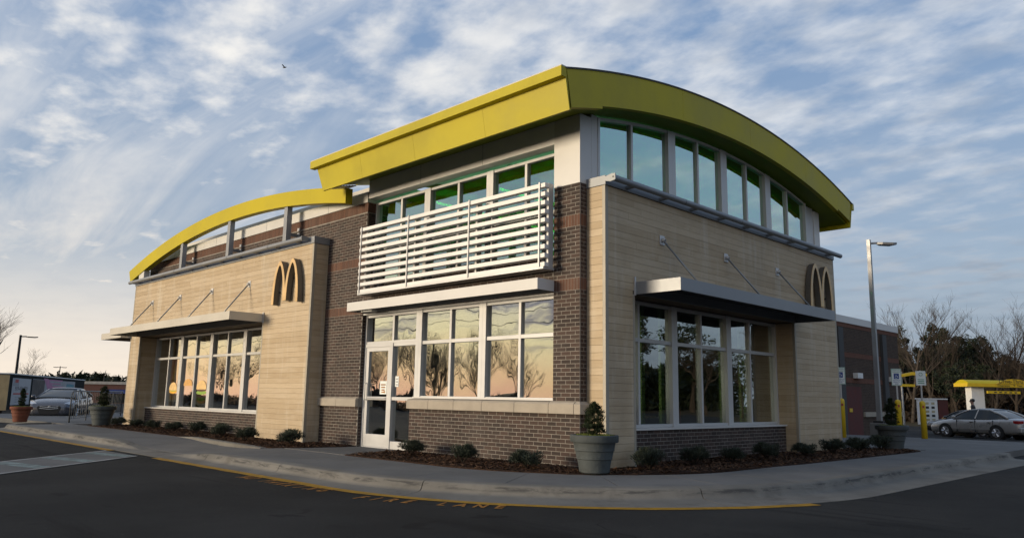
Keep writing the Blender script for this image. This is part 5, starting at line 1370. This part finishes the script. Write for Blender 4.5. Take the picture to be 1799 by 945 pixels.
# ------------------------------------------------------------------ left background
def trailer():
    p0, p1 = Vector((-36.9, -.0, 0)), Vector((-55.4, 8.8, 0)); d = (p1-p0); ln = d.length; d.normalize()
    root = thing('trailer', 'dark box trailer carrying printed banners behind the grey hatchback', 'trailer', (p0.x, p0.y, gz(p0.x, p0.y)), math.atan2(d.y, d.x))
    zt = 1.86-gz(p0.x, p0.y)
    # local x along the side away from the camera end, -y... the printed side faces +y or -y whichever looks at the camera
    sgn = 1 if (Vector((-d.y, d.x, 0)).dot(CAM-p0) > 0) else -1
    m = MB(); m.box(0.001, ln, 0, -sgn*2.4, .35, zt); bd = m.build('box_body', 'trailer_dark', root)
    m = MB(); m.box(-.04, -.0, 0, -sgn*2.42, .3, zt-.05); m.build('sunlit_end', 'trailer_sunlit', root)  # thin sheet over the end; its sunlight is painted into the tan
    m = MB(); m.box(-.06, ln+.02, sgn*.03, -sgn*2.43, zt, zt+.05); m.build('roof_rail', 'white_paint', root)
    m = MB(); m.box(1.0, ln-1, -sgn*.4, -sgn*2.0, .1, .35); m.build('chassis', 'black_plastic', root)
    for x in (8.0, 9.2):
        m = MB(); m.tube([(x, -sgn*.1, .33), (x, -sgn*.4, .33)], .33, 16); m.build('wheel', 'rubber', root)
    def at(x, z, o): return frame_mat((x, sgn*o, z), (-sgn, 0, 0) if False else ((1, 0, 0) if sgn < 0 else (-1, 0, 0)), (0, 0, 1))
    dirx = 1 if sgn < 0 else -1
    # which way the print reads: image left to right runs along +x here when dirx = 1
    m = MB(); m.box(.55, 4.3, sgn*.012, sgn*.02, .55, zt-.18); bn = m.build('banner', 'banner_white', root)
    m = MB(); m.box(.75, 1.75, sgn*.021, sgn*.03, 1.52, zt-.2); m.build('logo_panel', 'print_grey', bn)
    m = MB(); m.box(1.0, 1.6, sgn*.031, sgn*.036, 1.68, 1.84); m.build('logo_bar', 'print_red', bn)
    mt = frame_mat((2.45, sgn*.024, 1.28), (1, 0, 0), (0, 0, 1)) if sgn < 0 else frame_mat((2.45, sgn*.024, 1.28), (-1, 0, 0), (0, 0, 1))
    text('banner_text', '919-434-0701', .30, 'print_dark', bn, mt, 1.55)
    for k, (z, c, h) in enumerate(((1.08, 'print_red', .07), (.92, 'print_grey', .05), (.80, 'print_grey', .05), (.68, 'print_grey', .05))):
        m = MB(); m.box(.9 if k == 0 else 1.3, 4.0 if k == 0 else 3.7, sgn*.021, sgn*.026, z, z+h); m.build('text_line', c, bn)
    m = MB(); m.box(4.7, 16.8, sgn*.012, sgn*.02, .9, zt-.16); b2 = m.build('banner', 'print_grey', root)
    m = MB(); m.box(4.72, 7.6, sgn*.021, sgn*.025, .92, zt-.18); m.build('photo_panel', 'print_dark', b2)
    m = MB(); m.add([(7.2, sgn*.027, 2.0), (8.3, sgn*.027, 2.0), (11.2, sgn*.027, 1.15), (9.2, sgn*.027, 1.0)], [(0, 1, 2, 3)]); m.build('stripe', 'print_pink', b2)
    for k in range(9):
        m = MB(); m.box(9.4+k*.55, 9.8+k*.55, sgn*.021, sgn*.03, 1.0, 1.28); m.build('door_picture', 'print_red' if k % 2 else 'print_pink', b2)
    m = MB(); m.box(13.9, 16.3, sgn*.021, sgn*.028, 1.25, 1.75); m.build('building_picture', 'print_teal', b2)
    for z, x1 in ((1.88, 12.5), (1.68, 12.0), (1.5, 12.8)):
        m = MB(); m.box(8.6, x1, sgn*.021, sgn*.026, z, z+.08); m.build('text_line', 'print_pink', b2)
trailer()
def railing():
    root = thing('guard_rail', 'metal guard rail with upright bars beside the grey hatchback', 'railing', (-21.9, -1.30, -.004), math.atan2(4.4, -8.2))
    m = MB(); n = 14; ln = 9.3
    m.tube([(0, 0, 0), (0, 0, .85), (.03, 0, .98), (.11, 0, 1.05), (.25, 0, 1.08), (ln, 0, 1.08), (ln, 0, 0)], .024, 8); m.build('top_rail', 'galv_dark', root, smooth=True)
    m = MB(); m.tube([(0, 0, .14), (ln, 0, .14)], .016, 6); m.build('bottom_rail', 'galv_dark', root)
    k = 0
    while k*.32+.25 < ln-.1:
        x = k*.32+.25; q = MB(); q.tube([(x, 0, .14), (x, 0, 1.06)],   .010, 5); q.build('bar', 'galv_dark', root); k += 1
    for x in (2.4, 4.8, 7.2):
        q = MB(); q.tube([(x+.05, .0, 0), (x+.05, .0, 1.06)], .022, 6); q.build('post', 'galv_dark', root)
railing()
def store():
    root = thing('brick_store', 'low red brick store with a blue awning on the left skyline', 'building', (-114.7, 25.6, gz(-114, 25)), math.atan2(5.5, 5.5))
    m = MB(); m.box(-2, 12, 0, 14, -.3, 2.6); m.build('wall', 'store_brick', root)
    m = MB(); m.box(-2.2, 12.2, -.2, 14.2, 2.6, 3.0); m.build('parapet', 'store_grey', root)
    m = MB(); m.prism([(-.9, 1.35), (0, 1.9), (0, 1.35)], 'x', 3.2, 9); m.build('awning', 'awning_blue', root)
    m = MB(); m.box(3.5, 8.8, -.03, .0, .0, 1.3); m.build('shop_window', 'car_window', root)
    for x in (-1, 1): m = MB(); m.box(x-.5, x+.5, -.03, 0, .3, 1.5); m.build('shop_window', 'car_window', root)
    root = thing('beige_building', 'beige and maroon building among the trees at the right edge', 'building', (-15.4, 103, gz(-15, 103)), math.atan2(4, 4))
    m = MB(); m.box(0, 12, 0, 8, -.5, 6.6); m.build('wall', 'beige_wall', root)
    m = MB(); m.box(-4.5, -.01, .5, 8, -.5, 5.2); m.build('side_wall', 'maroon_wall', root)
    m = MB(); m.box(-.2, 12.2, -.2, 8.2, 6.6, 7.1); m.build('parapet', 'maroon_wall', root)
    m = MB(); m.box(2, 5, -.05, 0, 0, 3); m.build('shop_window', 'car_window', root)
store()
# ------------------------------------------------------------------ posters behind the left window
def poster(x0, x1, z0, z1, lab, kind):
    cx_ = (x0+x1)/2; w_ = (x1-x0)/2; root = thing('window_poster', lab, 'poster', (cx_, .262, z0)); h = z1-z0
    m = MB(); k = 10; lo = [(-w_+2*w_*i/k, .012*math.sin(i*2.1)) for i in range(k+1)]; m.strip(lo, [(x, h*.45) for x, _ in lo], 'y', 0, .004); m.build('paper', 'banner_white', root)
    m = MB(); m.box(-w_, w_, 0.0, .0041, h*.4505, h); m.build('printed_field', 'poster_red', root)
    y = -.006
    if kind != 2:
        m = MB(); rnd = random.Random(kind)
        for i in range(22):
            x = rnd.uniform(-w_*.75, w_*.75)+(w_*.2 if kind == 1 else 0); x = min(w_*.8, x); t = rnd.uniform(-.05, .05); yy = y-.0004*i
            m.add([(x, yy, h*.48), (x+.045, yy, h*.48), (x+.045+t, yy, h*rnd.uniform(.75, .95)), (x+t, yy, h*.78)], [(0, 1, 2, 3)])
        m.build('fries_picture', 'fries', root)
    else:
        m = MB(); rnd = random.Random(7)
        for i in range(22):
            x = rnd.uniform(-w_*.7, w_*.7); t = rnd.uniform(-.05, .05); yy = y-.0004*i
            m.add([(x, yy, h*.5), (x+.045, yy, h*.5), (x+.045+t, yy, h*rnd.uniform(.75, .97)), (x+t, yy, h*.8)], [(0, 1, 2, 3)])
        m.build('fries_picture', 'fries', root)
    def disc(nm, cz, rx, rz, mat, yy, cut=-1, wave=0):
        m = MB(); pts = []
        for i in range(24):
            a = 2*math.pi*i/24; z = max(math.sin(a), cut); pts.append((rx*math.cos(a), cz+rz*z+wave*math.sin(i*3)))
        m.prism(pts, 'y', yy, yy+.0035); m.build(nm, mat, root)
    r = w_*.86
    disc('bun_base', h*.12, r*.92, h*.085, 'bun', -.020)
    if kind == 3: disc('lettuce_layer', h*.14, r*.9, h*.05, 'lettuce', -.0245, -1, .006); disc('patty_layer', h*.20, r*.92, h*.04, 'patty', -.0285); disc('lettuce_layer', h*.27, r*.97, h*.045, 'lettuce', -.0325, -1, .008); disc('patty_layer', h*.33, r*.9, h*.04, 'patty', -.0365); bz = .36
    elif kind == 1: disc('patty_layer', h*.20, r*.95, h*.05, 'patty', -.0285); disc('cheese_layer', h*.235, r*.9, h*.045, 'cheese', -.0325, -1, .008); disc('lettuce_layer', h*.275, r*.95, h*.03, 'lettuce', -.0365, -1, .006); bz = .29
    else: disc('fillet_layer', h*.21, r*1.0, h*.06, 'bun', -.0285, -1, .008); bz = .25
    disc('bun_crown', h*bz, r*.93, h*.17, 'bun_pale' if kind != 2 else 'bun', -.041, -.15)
poster(-17.38, -16.62, .80, 2.12, 'leftmost window poster, cheeseburger with a drink and fries', 1)
poster(-16.28, -15.48, 1.06, 2.12, 'middle window poster, plain crispy sandwich below fries', 2)
poster(-15.32, -14.46, .72, 2.12, 'rightmost window poster, tall double burger with lettuce below fries', 3)
def bird():
    root = thing('bird', 'tiny dark bird flying high in the sky left of the roof', 'bird', (-44.76, 17.57, 26.31), .6)
    m = MB(); m.lathe([(.001, -.18), (.035, -.1), (.05, .02), (.035, .12), (.001, .17)], 8); b = m.build('body', 'hair_black', root, smooth=True); b.rotation_euler = (0, rad(80), 0)
    for s in (-1, 1):
        m = MB(); m.add([(.06, s*.02, .01), (-.07, s*.02, .01), (-.10, s*.30, .12), (-.02, s*.30, .13), (.0, s*.02, -.01), (-.05, s*.15, .05)], [(0, 1, 2, 3), (4, 5, 2)]); m.build('wing', 'hair_black', root)
bird()
# ------------------------------------------------------------------ dining room, faintly visible through the front glass
def dining():
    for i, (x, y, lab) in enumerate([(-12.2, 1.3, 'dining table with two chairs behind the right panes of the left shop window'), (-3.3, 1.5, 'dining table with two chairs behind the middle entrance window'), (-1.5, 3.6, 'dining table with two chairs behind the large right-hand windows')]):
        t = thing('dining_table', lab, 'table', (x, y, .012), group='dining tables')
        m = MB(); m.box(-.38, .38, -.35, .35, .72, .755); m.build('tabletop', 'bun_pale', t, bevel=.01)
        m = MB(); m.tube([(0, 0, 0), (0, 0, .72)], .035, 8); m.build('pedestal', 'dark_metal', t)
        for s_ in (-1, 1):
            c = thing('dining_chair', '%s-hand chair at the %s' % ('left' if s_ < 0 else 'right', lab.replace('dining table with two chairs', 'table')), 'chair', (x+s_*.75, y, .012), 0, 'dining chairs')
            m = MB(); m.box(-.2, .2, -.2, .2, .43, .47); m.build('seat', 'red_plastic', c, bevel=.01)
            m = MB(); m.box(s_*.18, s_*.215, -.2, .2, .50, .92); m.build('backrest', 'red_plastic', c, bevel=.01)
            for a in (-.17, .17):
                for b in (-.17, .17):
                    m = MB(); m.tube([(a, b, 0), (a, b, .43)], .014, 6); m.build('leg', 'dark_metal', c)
dining()
